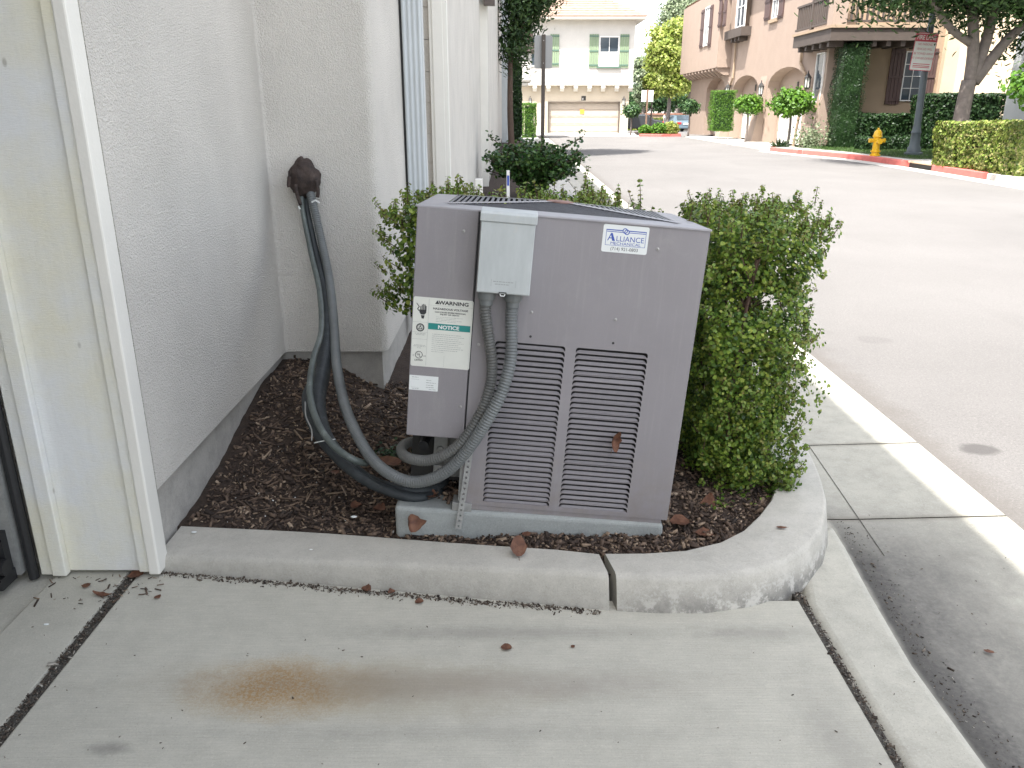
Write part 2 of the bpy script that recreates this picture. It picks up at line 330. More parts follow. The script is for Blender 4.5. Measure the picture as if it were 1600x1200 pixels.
# asphalt street, dipping a little beyond the far house
def roadz(X, Y): return -.012 - .62 * np.clip((Y - 50) / 32, 0, 1) ** 1.0
Ys = np.concatenate([np.linspace(-12, 50, 40), np.linspace(52, 130, 20)])
right_edge = lambda Y: np.interp(Y, [-12, 14, 17.7, 23.8, 27.4, 30.8, 46, 50, 130], [10.4, 10.4, 10.5, 10.7, 10.2, 9.6, 9.6, 12, 40])
left_edge = lambda Y: np.interp(Y, [-12, 30, 44, 48, 49.5, 52, 130], [1.94, 1.94, 1.9, .5, 8.3, 8.6, -10])
V = []; 
for y in Ys: V += [(float(left_edge(y)), y, float(roadz(0, y))), (float(right_edge(y)), y, float(roadz(0, y)))]
rb = MB(); rb.add(V, [(2 * i, 2 * i + 1, 2 * i + 3, 2 * i + 2) for i in range(len(Ys) - 1)]); rb.build('road', m_asphalt, kind='structure')
# driveway slabs
dz = lambda X, Y: 0 * X
def front_y(x): return 2.37 - .152 * (x + 1.2)
MB().prism([(-1.275, -6), (.925, -6), (.925, 2.2), (.3, 2.2), (-1.275, 2.45)], -.12, 0).build('driveway', m_drive, bevel=.006, kind='structure')
bx('garage_floor', m_slab, (-7, -6, -.12, -1.555, 2.6, -.012), kind='structure')
bx('garage_apron', m_slab, (-1.55, -6, -.12, -1.312, 2.44, .0), bevel=.005, kind='structure')
bx('joint_filler', m_debris, (-1.314, -6, -.1, -1.273, 2.44, -.008), kind='structure')
MB().prism([(.947, -6), (1.175, -6), (1.165, 1.2), (1.16, 1.9), (1.19, 2.25), (1.225, 2.55), (1.238, 2.74), (1.1, 2.6), (1.0, 2.4), (.947, 2.2)], -.12, -.006).build('driveway_apron', m_apron, bevel=.034, seg=5, kind='structure', smooth=True)
bx('joint_filler', m_debris, (.923, -6, -.1, .95, 2.25, -.009), kind='structure')
# gutter pan, cast in lengths with open joints
def gut(y0, y1):
    ys = np.linspace(y0, y1, max(2, int((y1 - y0) / .35) + 2)); xs = np.array([1.0, 1.12, 1.2, 1.3, 1.42, 1.6, 1.8, 1.93, 1.955])
    zf = lambda X, Y: np.interp(X, [1.0, 1.12, 1.3, 1.93, 1.955], [-.016, -.016, -.021, -.004, -.03])
    g = grid('gutter_slab', xs, ys, zf, m_gutter, kind=None); return g
gutter = link(bpy.data.objects.new('gutter', None)); gutter['kind'] = 'structure'
cuts = [-6, -.6, 2.77, 3.49, 5.6, 8.0, 11, 14, 17, 20, 23, 26, 29, 32, 35, 38, 41, 44]
for a, b in zip(cuts, cuts[1:]): gut(a + .0035, b - .0035).parent = gutter
bx('joint_filler', m_debris, (.99, -6, -.2, 1.95, 44, -.047), kind='structure')
MB().add([(1.335, 2.5, -.0185), (1.339, 2.5, -.0185), (1.414, 3.48, -.0165), (1.41, 3.48, -.0165)], [(0, 1, 2, 3)]).build('score_line', m_debris, kind='structure')
# kerb round the planting bed: a straight length and a curved length
def kerb(name, outer, inner, hz, m, capstart=True):
    n = 46; O = catmull([(x, y, 0) for x, y in outer], .01); I = catmull([(x, y, 0) for x, y in inner], .01)
    O = [O[int(i * (len(O) - 1) / (n - 1))] for i in range(n)]; I = [I[int(i * (len(I) - 1) / (n - 1))] for i in range(n)]
    V = []; 
    for i in range(n):
        o, q = O[i], I[i]; d = (q - o).normalized(); h = hz(i / (n - 1)); sl = .022 * h / .12
        for off, z in ((0, -.1), (0, .0), (sl, h - .02), (sl + .007, h - .006), (sl + .02, h)): V.append((o + d * off).to_tuple()[:2] + (z,))
        for off, z in ((.008, h - .002), (0, h - .01), (0, -.1)): V.append((q - d * off).to_tuple()[:2] + (z,))
    k = 8; F = [(i * k + j, (i + 1) * k + j, (i + 1) * k + j + 1, i * k + j + 1) for i in range(n - 1) for j in range(k - 1)]
    F += [tuple(range(k)), tuple(range((n - 1) * k, n * k))[::-1]]
    b = MB(); b.add(V, F); return b.build(name, m, smooth=True, kind='structure')
kerb('kerb', [(-1.215, 2.372), (-.7, 2.298), (-.2, 2.222), (.315, 2.142)], [(-1.215, 2.60), (-.7, 2.51), (-.2, 2.40), (.29, 2.30)], lambda t: .052 + .063 * min(1, t * 1.1), m_kerb)
kerb('kerb', [(.332, 2.14), (.60, 2.128), (.85, 2.20), (1.04, 2.36), (1.17, 2.60), (1.25, 2.9), (1.30, 3.3), (1.315, 4.2), (1.315, 6.1), (1.315, 8)],
     [(.305, 2.298), (.55, 2.31), (.75, 2.40), (.90, 2.57), (1.01, 2.76), (1.08, 3.0), (1.12, 3.35), (1.135, 4.2), (1.135, 6.1), (1.135, 8)], lambda t: .118 + .01 * t, m_kerb)
bx('kerb', m_kerb, (1.135, 12, -.1, 1.315, 44, .12), bevel=.015, kind='structure')
bx('sidewalk', m_walk, (.55, 12, -.1, 1.13, 44, .11), kind='structure')
bx('side_driveway', m_walk, (-1.2, 8.03, -.1, 1.0, 11.97, -.01), kind='structure')
# mulch bed with a mound in the wall corner
from mathutils import noise as mn
def mz(x, y):
    s = lambda v: 0 if v < 0 else 1 if v > 1 else v * v * (3 - 2 * v)
    z = .062 + .035 * s((x + 1.2) / 1.6) * (1 - s((y - 2.7) / .8)) + .165 * s((y - 2.75) / 1.1) * s((-x - .66) / .42) - .03 * s((y - 3.0) / .8) * s((x + .8) / .3) - .012 * s((.5 - abs(y - 2.35 + .152 * (x + 1.2) - .2)) / .3)
    z += .014 * mn.noise((x * 5, y * 5, 0)) + .008 * mn.noise((x * 17, y * 17, 3))
    if x > .3: z = min(z, .1)
    elif y < float(np.interp(x, [-1.215, -.7, -.2, .29], [2.6, 2.51, 2.40, 2.30])) - .008: z = .03
    return z
def bed_front(x): return float(np.interp(x, [-1.25, -.7, -.2, .3, .55, .75, .9, 1.01, 1.08, 1.2], [2.52, 2.43, 2.32, 2.22, 2.24, 2.33, 2.5, 2.7, 2.95, 4]))
xs = np.linspace(-1.25, 1.125, 110); rows = 150; V = []; F = []
for j in range(rows):
    for x in xs:
        y0 = bed_front(x); y = y0 + (7.99 - y0) * (j / (rows - 1)) ** 1.8; V.append((x, y, mz(x, y)))
nx = len(xs); F = [(j * nx + i, j * nx + i + 1, (j + 1) * nx + i + 1, (j + 1) * nx + i) for j in range(rows - 1) for i in range(nx - 1)]
b = MB(); b.add(V, F); b.build('mulch_bed', m_dirt, smooth='all', kind='structure')
bx('planting_soil', m_dirt, (-1.2, 12, -.05, .545, 43, .10), kind='structure')
# wood chips
n = 26000; X = rng.uniform(-1.2, 1.1, n); Y = 2.25 + rng.random(n) ** 1.35 * 2.0
k = np.array([y > bed_front(x) + .085 + .02 * rng.random() and not (-.38 < x < .5 and 2.5 < y < 3.1) for x, y in zip(X, Y)]); X, Y = X[k], Y[k]
Z = np.array([mz(x, y) for x, y in zip(X, Y)]) + rng.uniform(0, .008, len(X))
Nn = rng.normal(size=(len(X), 3)) * .45 + (0, 0, 1); L = rng.gamma(2.0, .0058, len(X)) + .006
cl = cloud('mulch_chips', np.stack([X, Y, Z], -1), Nn, np.clip(L, .005, .05), CHIP, m_chip); tag(cl, 'dark brown shredded wood mulch covering the planting bed', 'mulch')
# thin dry straws and stalks
n = 420; X = rng.uniform(-1.15, -.1, n); Y = rng.uniform(2.6, 3.9, n); Z = np.array([mz(x, y) for x, y in zip(X, Y)]) + .012
T = (CHIP[0] * (.22, 1, .3), CHIP[1])
cl = cloud('dry_straws', np.stack([X, Y, Z], -1), rng.normal(size=(n, 3)) * .2 + (0, 0, 1), rng.uniform(.02, .09, n), T, None or m_chip); tag(cl, 'thin dry straws and stalks lying across the mulch', 'straw')
# pale crumbs on the mulch, grit along the kerb foot and in the joints
n = 80; X = rng.uniform(-1.1, .2, n); Y = rng.uniform(2.45, 3.3, n); Z = np.array([mz(x, y) for x, y in zip(X, Y)]) + .012
tag(cloud('plaster_crumbs', np.stack([X, Y, Z], -1), rng.normal(size=(n, 3)), rng.gamma(1.5, .0022, n) + .002, (CHIP[0] * (2, 1, 2), CHIP[1]), m_crumb), 'scattered white plaster crumbs on the dark mulch', 'crumbs')
m_grit = None; t = NT('grit'); m_grit = t.out(t.ramp(t.isl(), [(0, (.02, .015, .012)), (.5, (.07, .05, .035)), (.85, (.16, .13, .1)), (1, (.4, .38, .33))]), .9)
n = 1500; X = np.concatenate([rng.uniform(-1.2, .28, n), rng.uniform(-1.31, -1.275, 900), rng.uniform(.925, .95, 700)])
Y = np.concatenate([[front_y(x) for x in X[:n]] - np.abs(rng.normal(0, .013, n)) - .002 - .012 * (np.abs(X[:n] + .35) < .3) * rng.random(n), rng.uniform(1.2, 2.4, 900), rng.uniform(1.2, 2.25, 700)])
cl = cloud('grit_and_litter', np.stack([X, Y, np.full(len(X), .002)], -1), rng.normal(size=(len(X), 3)) * .6 + (0, 0, 1), rng.gamma(2, .0022, len(X)) + .002, CHIP, m_grit); tag(cl, 'fine dark grit and leaf litter along kerb foot and joints', 'litter')
n = 260; X = rng.uniform(-1.55, 1.9, n); Y = rng.uniform(1.4, 2.9, n); k = ~((Y > 2.08) & (X < 1.3)); X, Y = X[k], Y[k]
Z = np.where(X > 1.12, np.interp(X, [1.12, 1.3, 1.93], [-.018, -.018, -.003]), .002)
tag(cloud('grit_specks', np.stack([X, Y, Z], -1), rng.normal(size=(len(X), 3)) * .3 + (0, 0, 1), rng.gamma(1.3, .002, len(X)) + .0015, CHIP, m_grit), 'tiny scattered specks of grit on driveway and gutter', 'litter')

# ================================================================ NEAR ROW OF TOWNHOUSES (left)
row = thing('townhouse_row', 'long cream stucco townhouse row with white trims close on the left', 'building', (-1.2, 2.45, 0))
def W(mb, name, m, **k):
    o = mb.build(name, m, row, **k); o.location = (1.2, -2.45, 0); return o
XA = -1.2; XD = -.66; YC = 4.05
def arc(cx, cy, r, a0, a1, n=7): return [(cx + r * math.cos(R(a0 + (a1 - a0) * i / (n - 1))), cy + r * math.sin(R(a0 + (a1 - a0) * i / (n - 1)))) for i in range(n)]
plan = [(-9, 2.43), (XA, 2.43), (XA, YC - .02)] + arc(XA + .02, YC - .02, .02, 180, 90, 4) + arc(XD - .05, YC + .05, .05, -90, 0) + \
       [(XD, 5.45), (-.80, 5.47), (-.80, 7.6), (-.57, 7.62), (-.57, 15.6), (-.43, 15.62), (-.43, 37), (-9, 37)]
def inset(pl, d): return [(x if x < -8 else x - d, y + (d if abs(y - 2.43) < .01 or x < -8 and y < 5 else 0) + (d if abs(y - YC) < .01 else 0)) for x, y in pl]
p2 = [(x, y) for x, y in plan]
W(MB().prism(p2, .28, 5.9), 'wall', m_stucco, smooth=True)
lip = [(x, y) for x, y in plan]
fp = [(-9, 2.44), (XA - .03, 2.44), (XA - .03, YC + .03), (XD - .035, YC + .03), (XD - .035, 5.5), (-.84, 5.5), (-.84, 7.65), (-.6, 7.65), (-.6, 15.65), (-.46, 15.65), (-.46, 36.97), (-9, 36.97)]
W(MB().prism(fp, -.2, .279), 'foundation', m_found)
# garage opening: room behind, wall above, wall towards the camera
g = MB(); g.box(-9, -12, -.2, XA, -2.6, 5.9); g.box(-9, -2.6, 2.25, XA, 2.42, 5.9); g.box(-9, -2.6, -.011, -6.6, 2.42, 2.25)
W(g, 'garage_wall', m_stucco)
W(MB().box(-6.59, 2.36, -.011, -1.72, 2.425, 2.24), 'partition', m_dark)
# jamb: wide board, door stop, casing
W(MB().box(-1.515, 2.352, .014, -1.2625, 2.42, 2.24), 'jamb_board', m_board, bevel=.003)
W(MB().box(-1.592, 2.335, .008, -1.513, 2.418, 2.24), 'door_stop', m_board, bevel=.003)
W(MB().box(-1.548, 2.322, .010, -1.50, 2.3515, 2.24), 'stop_moulding', m_board, bevel=.004)
W(MB().box(-1.262, 2.338, .016, -1.2275, 2.428, 2.24), 'casing_backband', m_board, bevel=.004)
W(MB().box(-1.227, 2.330, .010, XA + .012, 2.405, 2.3), 'corner_casing', m_trim, bevel=.006)
W(MB().tube([(-1.615, 2.33, .0), (-1.615, 2.33, 2.2)], .016, 10), 'weather_seal', m_black)
W(MB().box(-1.68, 2.30, .03, -1.635, 2.36, 2.2), 'door_track', m_galv)
k = MB(); k.box(-1.70, 2.22, .02, -1.65, 2.30, .06); k.tube([(-1.69, 2.25, .09), (-1.64, 2.25, .09)], .028, 10); k.box(-1.69, 2.27, .05, -1.655, 2.31, .2)
W(k, 'roller_bracket', m_black)
# downspouts (ribbed), trims, lamp box, meter box
def downspout(x, y, wd, dp, z1=5.7, nm='downspout'):
    k = MB(); pr = []
    nr = 4
    for i in range(nr * 4 + 1):
        u = i / (nr * 4); pr.append((x + wd * u, y - (.006 if i % 4 in (1, 2) else 0)))
    pr += [(x + wd, y + dp), (x, y + dp)]
    k.prism(pr, .12, z1); return W(k, nm, m_pipe, bevel=.002)
m_pipe = plain('downspout_paint', (.50, .53, .54), .45, .05, 4)
downspout(-.645, 5.08, .12, .07)
W(MB().box(-.668, 5.10, .2, -.6505, 5.16, 5.7), 'painted_gap_shade', m_black)  # black strip stands in for the shade between wall and downspout
sd = MB()
for i in range(20):
    z = .25 + i * .26; W(MB().prism_x([(7.552, z), (7.58, z), (7.58, z + .256), (7.555, z + .256)], -.82, -.66), 'siding_board', m_stucco_f)
W(MB().box(-.72, 7.50, .1, -.562, 7.60, 5.8), 'corner_trim', m_trim, bevel=.004)
W(MB().box(-.69, 7.486, .1, -.60, 7.499, 5.8), 'corner_trim', m_trim, bevel=.003)
W(MB().box(-.58, 15.45, .1, -.44, 15.6, 5.8), 'corner_trim', m_trim, bevel=.004)
downspout(-.428, 35.5, .26, .12)
q = at(765, 3, 15.3); W(MB().box(q.x - .1, 15.2, q.z - .05, q.x + .09, 15.45, q.z + .35), 'wall_lamp', plain('lamp_bronze', (.09, .07, .06), .5))
q = at(764, 290, 11.0); W(MB().box(-.50, 11.0, q.z - .16, -.40, 11.2, q.z + .08), 'meter_box', m_trim, bevel=.01)
W(MB().box(-9.4, -12.4, 5.9, -.22, 12, 6.02), 'roof_eave', m_trim)
W(MB().box(-9.4, 12, 5.9, -.30, 37.4, 6.02), 'roof_eave', m_trim)
m_tile_l = plain('roof_tile_left', (.36, .25, .19), .9, .25, 3, .02, 8)
W(MB().prism_y([(-9.4, 6.02), (-.25, 6.02), (-.25, 6.1), (-4.8, 7.6), (-9.4, 6.1)], -12.4, 37.4), 'roof', m_tile_l)
n = 500; Y = rng.uniform(1.3, 2.75, n); X = np.interp(Y, [1.9, 2.7], [1.17, 1.25]) + np.abs(rng.normal(0, .05, n))
tag(cloud('gutter_grit', np.stack([X, Y, np.full(n, -.017)], -1), rng.normal(size=(n, 3)) * .4 + (0, 0, 1), rng.gamma(1.5, .0018, n) + .0015, CHIP, m_grit), 'fine dark grit washed along the low line of the gutter', 'grit')
n = 60; X = rng.uniform(-1.55, -1.15, n); Y = 2.34 - np.abs(rng.normal(0, .09, n)); T_s = (CHIP[0] * (.5, 1, .4), CHIP[1])
tag(cloud('small_litter', np.stack([X, Y, np.full(n, .004)], -1), rng.normal(size=(n, 3)) * .25 + (0, 0, 1), rng.gamma(2, .006, n) + .004, T_s, m_chip), 'small scraps of brown litter on the slab below the jamb', 'litter')
# ================================================================ AIR CONDITIONER on its sunken pad
# pad: tilted slab
pad = MB(); fz = [(-.408, .195), (.53, .124)]
def padz(x): return .195 + (x + .408) * (.124 - .195) / .938
V = []
for (x, y) in ((-.408, 2.47), (.53, 2.47), (.55, 3.30), (-.40, 3.30)): V += [(x, y, padz(x) - .13), (x, y, padz(x) - (0 if y < 3 else .05))]
pad.add(V, [(0, 2, 4, 6)[::-1], (1, 3, 5, 7), (0, 2, 3, 1), (2, 4, 5, 3), (4, 6, 7, 5), (6, 0, 1, 7)])
tag(pad.build('equipment_pad', m_pad, bevel=.014, seg=3), 'tilted grey-green concrete pad under the air conditioner', 'concrete pad')
AC = thing('air_conditioner', 'mauve-grey air conditioning unit leaning on its pad between kerb and hedge', 'air conditioner', (-.2958, 2.5384, 1.2142), (-.05046, .08253, -.01274))
Wd, D, Hh = .925, .667, 1.005; PX1 = .196
H0 = -.765
# shell: sides, back, bottom, inner floor (all 2 mm sheets)
s = MB(); th = .003
s.box(Wd - th, .012, -Hh, Wd, D, -.022); s.box(0, D - th, -Hh, Wd - th, D, -.022); s.box(0, .012, H0, th, D - th, -.022)
MB().box(0, .20, -Hh, th, D - th, H0 - .005).box(th, .20, -Hh, PX1 + .017, .203, H0 - .005).build('service_bay', m_dark, AC)  # bay sheets coloured darker than the cabinet to paint the recess's shade
s.box(PX1 + .018, .006, -Hh, PX1 + .022, .199, H0)
s.box(th, .012, H0 - .004, PX1 + .017, .199, H0 - .001)
s.build('cabinet', m_cab, AC, bevel=.0015)
# front panel with punched louvre openings
cols = ((.273, .512), (.539, .785)); NL = 31; zt, zb = -.413, -.990; P_ = (zt - zb) / NL; x0, x1 = .200, Wd
pan = MB()
def sheet(x0, z0, x1, z1): pan.add([(x0, 0, z0), (x1, 0, z0), (x1, 0, z1), (x0, 0, z1)], [(0, 1, 2, 3)])
xsb = [x0, cols[0][0], cols[0][1], cols[1][0], cols[1][1], x1]
sheet(x0, zt, x1, 0)
sheet(x0, -Hh, x1, zb)
for a, b in ((0, 1), (2, 3), (4, 5)): sheet(xsb[a], zb, xsb[b], zt)
pan.add([(x0, 0, -Hh), (x0, .01, -Hh), (x0, .01, 0), (x0, 0, 0)], [(0, 1, 2, 3)]); pan.add([(x1, 0, -Hh), (x1, .012, -Hh), (x1, .012, 0), (x1, 0, 0)], [(3, 2, 1, 0)])
pan.add([(x0, 0, -Hh), (x1, 0, -Hh), (x1, .012, -Hh), (x0, .012, -Hh)], [(3, 2, 1, 0)])
oh = P_ * .86
for (a, b) in cols:
    for i in range(NL):
        c0 = zb + i * P_; c1 = c0 + P_; m = .0015; a0, b0 = a + .004, b - .004; ob = c0 + m; ot = ob + oh; r = .0095; xm = (a + b) / 2
        top = [(b0, ob + (ot - ob) * .25)] + [(b0 - r + r * math.cos(R(q)), ot - r + r * math.sin(R(q))) for q in (0, 22, 45, 68, 90)]
        topl = [(a0 + b0 - x, z) for x, z in top][::-1]
        V = [(a, c0), (b, c0), (b, c1), (a, c1), (a0, ob), (b0, ob)] + top + topl; nt = len(top)
        n0 = 6
        V3 = [(x, 0, z) for x, z in V]
        rt = [n0 + j for j in range(nt)]; lt = [n0 + nt + j for j in range(nt)]
        pan.add(V3, [(0, 1, 5, 4), (1, 2, *reversed(rt), 5)[0:2] + tuple(reversed(rt)) + (5,), (2, 3, lt[0], rt[-1]), (3, 0, 4) + tuple(reversed(lt))])
fp_ = pan.build('front_panel', m_cab, AC)
# louvre blades: pressed inwards, each a part
for (a, b) in cols:
    a0, b0 = a + .003, b - .003; sm = MB(); prof = [(-.0002, 0), (.003, .0008), (.006, .0025), (.0080, .0076)]; ends = [(0, 0), (.008, .6), (.02, 1)]
    us = [(a0 + .0035, .12), (a0 + .0075, .62), (a0 + .015, 1), (b0 - .015, 1), (b0 - .0075, .62), (b0 - .0035, .12)]; V = []
    for x, k in us:
        for y, z in prof: V.append((x, y, z * k))
    F = [(i * 4 + j, (i + 1) * 4 + j, (i + 1) * 4 + j + 1, i * 4 + j + 1) for i in range(5) for j in range(3)]
    sm.add(V, F); me = sm.mesh('louvre'); me.materials.append(m_cab); me.polygons.foreach_set('use_smooth', [True] * len(me.polygons))
    for i in range(NL):
        o = link(bpy.data.objects.new('louvre', me)); o.parent = AC; o.location = (0, .0006, zb + i * P_ + .0013)
        o.rotation_euler = (random.uniform(-.05, .05) + (.22 if i in (27, 25) and a > .5 else 0), random.uniform(-.002, .002), 0)
MB().box(.21, .05, -.998, .90, .054, -.30).build('coil', m_coil, AC)
# control panel at the left and the rail under the front
MB().box(.0, -.004, H0, PX1 - .002, .01, -.001).build('control_panel', m_cab, AC, bevel=.003)
MB().box(PX1 - .001, .0035, -.99, x0 - .0005, .0095, -.001).build('panel_gap', m_black, AC)
MB().box(.21, .004, -1.026, .905, .03, -1.0055).build('base_rail', m_cab, AC, bevel=.002)
MB().box(.21, .03, -1.03, .90, D - .03, -1.0065).build('base_pan', m_cab, AC)
MB().box(.172, -.01, -1.03, .24, .06, -.998).build('bracket', m_galv, AC, bevel=.002)
MB().box(.19, .003, -1.0, .205, .05, -.83).build('corner_post', m_galv, AC)
# top: rim, four fan grille sectors with slats, X bars
tp = MB(); rimx, rimy = .085, .075; tz = -.0
def q3(p, f): tp.add(p, f)
hx, hy = Wd / 2, D / 2
pts = [(-.004, -.004), (Wd + .004, -.004), (Wd + .004, D + .004), (-.004, D + .004)]; inn = [(rimx, rimy), (Wd - rimx, rimy), (Wd - rimx, D - rimy), (rimx, D - rimy)]
V = [(x, y, .0015) for x, y in pts] + [(x, y, .008) for x, y in inn] + [(x, y, -.0045) for x, y in pts]
tp.add(V, [(0, 1, 5, 4), (1, 2, 6, 5), (2, 3, 7, 6), (3, 0, 4, 7), (0, 8, 9, 1), (1, 9, 10, 2), (2, 10, 11, 3), (3, 11, 8, 0)])
tp.build('top_panel', m_top, AC, bevel=.003, label='paler weathered top panel')
# X bars + hub, raised at the middle
def crown_z(x, y): return .008 + .022 * max(0, 1 - max(abs(x - hx) / (hx - rimx), abs(y - hy) / (hy - rimy)))
xb = MB(); bw = .045
for (cx, cy) in inn:
    d = Vector((hx - cx, hy - cy)); nrm = Vector((-d.y, d.x)).normalized() * bw / 2
    V = []
    for k in range(7):
        p = Vector((cx, cy)) + d * (k / 6) * .98
        for s_ in (-1, 1): V.append((p.x + nrm.x * s_, p.y + nrm.y * s_, crown_z(p.x, p.y) + .001)); 
    xb.add(V, [(2 * i, 2 * i + 1, 2 * i + 3, 2 * i + 2) for i in range(6)])
xb.build('fan_guard_cross', m_top, AC)
MB().lathe([(.05, .024), (.05, .030), (.04, .033), (.001, .034)], (hx, hy, 0), 20).build('fan_guard_hub', plain('rust_hub', (.26, .15, .12), .7, .4, 30), AC, smooth=True)
MB().box(rimx, rimy, -.05, Wd - rimx, D - rimy, -.045).build('fan_opening', m_coil, AC)
m_slat = plain('grille_slat_paint', (.115, .115, .125), .5, .25, 30)
for sec in range(4):
    for k in range(0, 15 if sec in (0, 2) else 20):
        u = (k + .4) / (15 if sec in (0, 2) else 20)
        if sec in (1, 3):       # side triangles: slats parallel to the outer edge
            x = rimx + (hx - rimx) * u; dep = (hy - rimy) * u * .9; x = x if sec == 1 else Wd - x; A, B = Vector((x, hy - (hy - rimy) + dep * 1.08 + .004, 0)), Vector((x, hy + (hy - rimy) - dep * 1.08 - .004, 0))
            A.y, B.y = rimy + (hy - rimy) * u + .02, D - rimy - (hy - rimy) * u - .02
            if B.y - A.y < .02: continue
        else:
            y = rimy + (hy - rimy) * u; y = y if sec == 0 else D - y; A, B = Vector((rimx + (hx - rimx) * u + .03, y, 0)), Vector((Wd - rimx - (hx - rimx) * u - .03, y, 0))
            if B.x - A.x < .03: continue
        for e in (A, B): e.z = crown_z(e.x, e.y)
        dd = (B - A).normalized(); nn = Vector((-dd.y, dd.x, 0)) * (.0055 if sec in (0, 2) else .0048)
        b = MB(); V = [A - nn, A + nn, B + nn, B - nn]; V = [tuple(v) for v in V] + [(v.x + nn.x * .8, v.y + nn.y * .8, v.z - .014) for v in V]
        b.add(V, [(0, 1, 2, 3), (0, 4, 5, 1), (1, 5, 6, 2), (2, 6, 7, 3), (3, 7, 4, 0)]); b.build('grille_slat', m_slat, AC)
# screws, and flat black discs for the shade in open holes
def screw(x, z, y=0):
    o = MB().lathe([(.0055, 0), (.0055, .0012), (.0036, .0013), (.0036, .004), (.0028, .0046)], (0, 0, 0), 8).build('screw', m_screw, AC, smooth=True); o.location = (x, y, z); o.rotation_euler = (R(90), 0, 0)
for x, z, y in ((.15, -.068, -.004), (.387, -.309, 0), (.661, -.310, 0), (.767, -.073, 0), (.223, -.431, 0), (.178, -.649, -.004)): screw(x, z, y)
for x, z in ((.39, -.39), (.662, -.389)):
    o = MB().lathe([(.0042, 0), (.0042, .0004)], (0, 0, 0), 10).build('hole_disc', m_black, AC); o.location = (x, -.0002, z); o.rotation_euler = (R(90), 0, 0)
# warning label
def label_(name, x0, z0, x1, z1, m, y, r=.006, skew=0):
    k = MB(); pl = []
    for cx, cz, a in ((x1 - r, z1 - r, 0), (x0 + r, z1 - r, 90), (x0 + r, z0 + r, 180), (x1 - r, z0 + r, 270)):
        pl += [(cx + r * math.cos(R(a + q)), cz + r * math.sin(R(a + q))) for q in (0, 30, 60, 90)]
    k.prism_y(pl, -.0006, 0); o = k.build(name, m, AC); o.location = (0, y, 0); return o
LY = -.0006
def T(s, size, x, z, m, p, **k): return text(s, size, m, p, (x, LY - .0004, z), **k)
def bars(rows, m, p, th=.0011):         # lines of print too fine to read
    k = MB()
    for (xa, xb, z) in rows:
        x = xa
        while x < xb - .002:
            w_ = min(random.uniform(.003, .011), xb - x); k.box(x, LY - .0003, z, x + w_, LY + .0001, z + th * random.uniform(.8, 1.1)); x += w_ + .0016
    k.build('fine_print', m, p)
wl = label_('warning_label', .003, -.520, .197, -.288, m_cream, -.0041)
ln = MB()
for a in ((.053, -.516, .0536, -.292), (.053, -.3125, .195, -.3121), (.004, -.371, .053, -.3706), (.004, -.405, .053, -.4046), (.004, -.428, .053, -.4276), (.112, -.515, .1124, -.478), (.1935, -.516, .194, -.292)):
    ln.box(a[0], LY - .0003, a[1], a[2], LY + .0001, a[3])
ln.build('ruled_line', m_inkg, wl)
T('WARNING', .0165, .133, -.3075, m_ink, wl, sx=1.22, bold=.0006)
MB().prism_y([(.073, -.3075), (.087, -.3075), (.080, -.295)], LY - .0004, LY).build('alert_symbol', m_ink, wl)
T('HAZARDOUS VOLTAGE', .0088, .124, -.3255, m_ink, wl, sx=1.2, bold=.0003)
T('CAN CAUSE SEVERE PERSONAL', .0064, .124, -.3355, m_ink, wl, sx=1.13, bold=.0002)
T('INJURY OR DEATH', .0064, .122, -.3425, m_ink, wl, sx=1.15, bold=.0002)
bars([(.078, .165, -.350), (.078, .142, -.355), (.078, .163, -.360), (.078, .145, -.365)], m_inkg, wl, .0009)
MB().box(.0545, LY - .0003, -.3925, .192, LY + .0001, -.3715).build('notice_band', m_teal, wl)
T('NOTICE', .0165, .121, -.3882, m_white, wl, sx=1.15, bold=.0006).location.y = LY - .0008
bars([(.069, .165 + .01 * math.sin(i * 2.1), -.408 - i * .0066) for i in range(9)] + [(.069, .11, -.467)], m_inkg, wl)
# hand and shock symbol
k = MB()
for i, (x, h) in enumerate(((.026, .008), (.0305, .013), (.035, .015), (.0395, .0135), (.043, .009))): k.box(x, LY - .0004, -.333, x + .0031, LY, -.320 + h - .006)
k.prism_y([(.022, -.330), (.046, -.330), (.0455, -.340), (.040, -.346), (.029, -.346), (.024, -.339)], LY - .0004, LY)
k.prism_y([(.029, -.348), (.041, -.348), (.039, -.359), (.032, -.359)], LY - .0004, LY)
k.prism_y([(.012, -.309), (.0145, -.309), (.024, -.320), (.0195, -.328), (.0225, -.334), (.0195, -.334), (.016, -.328), (.0205, -.320)], LY - .0004, LY)
k.build('shock_symbol', m_ink, wl)
def ring(cx, cz, ro, ri, n=28, y=LY):
    k = MB(); V = []
    for i in range(n): a = 2 * math.pi * i / n; V += [(cx + ro * math.cos(a), y - .0004, cz + ro * math.sin(a)), (cx + ri * math.cos(a), y - .0004, cz + ri * math.sin(a))]
    k.add(V, [(2 * i, 2 * i + 1, (2 * i + 3) % (2 * n), (2 * i + 2) % (2 * n)) for i in range(n)]); return k
k = ring(.029, -.389, .0135, .0098); b2 = ring(.029, -.389, .0085, .0075); k.add(b2.v, b2.f)
k.prism_y([(.0225, -.394), (.0355, -.394), (.029, -.381)], LY - .0004, LY); k.build('round_emblem', m_ink, wl)
MB().prism_y([(.026, -.392), (.032, -.392), (.029, -.386)], LY - .0007, LY - .0003).build('round_emblem', m_cream, wl)
bars([(.012, .048, -.410), (.016, .044, -.414), (.012, .048, -.449), (.010, .05, -.453), (.022, .036, -.4585)], m_inkg, wl, .0012)
ring(.029, -.481, .0125, .0105).build('listing_mark', m_ink, wl)
T('U', .0125, .0262, -.4825, m_ink, wl, bold=.0002); T('L', .0125, .0325, -.487, m_ink, wl, bold=.0002)
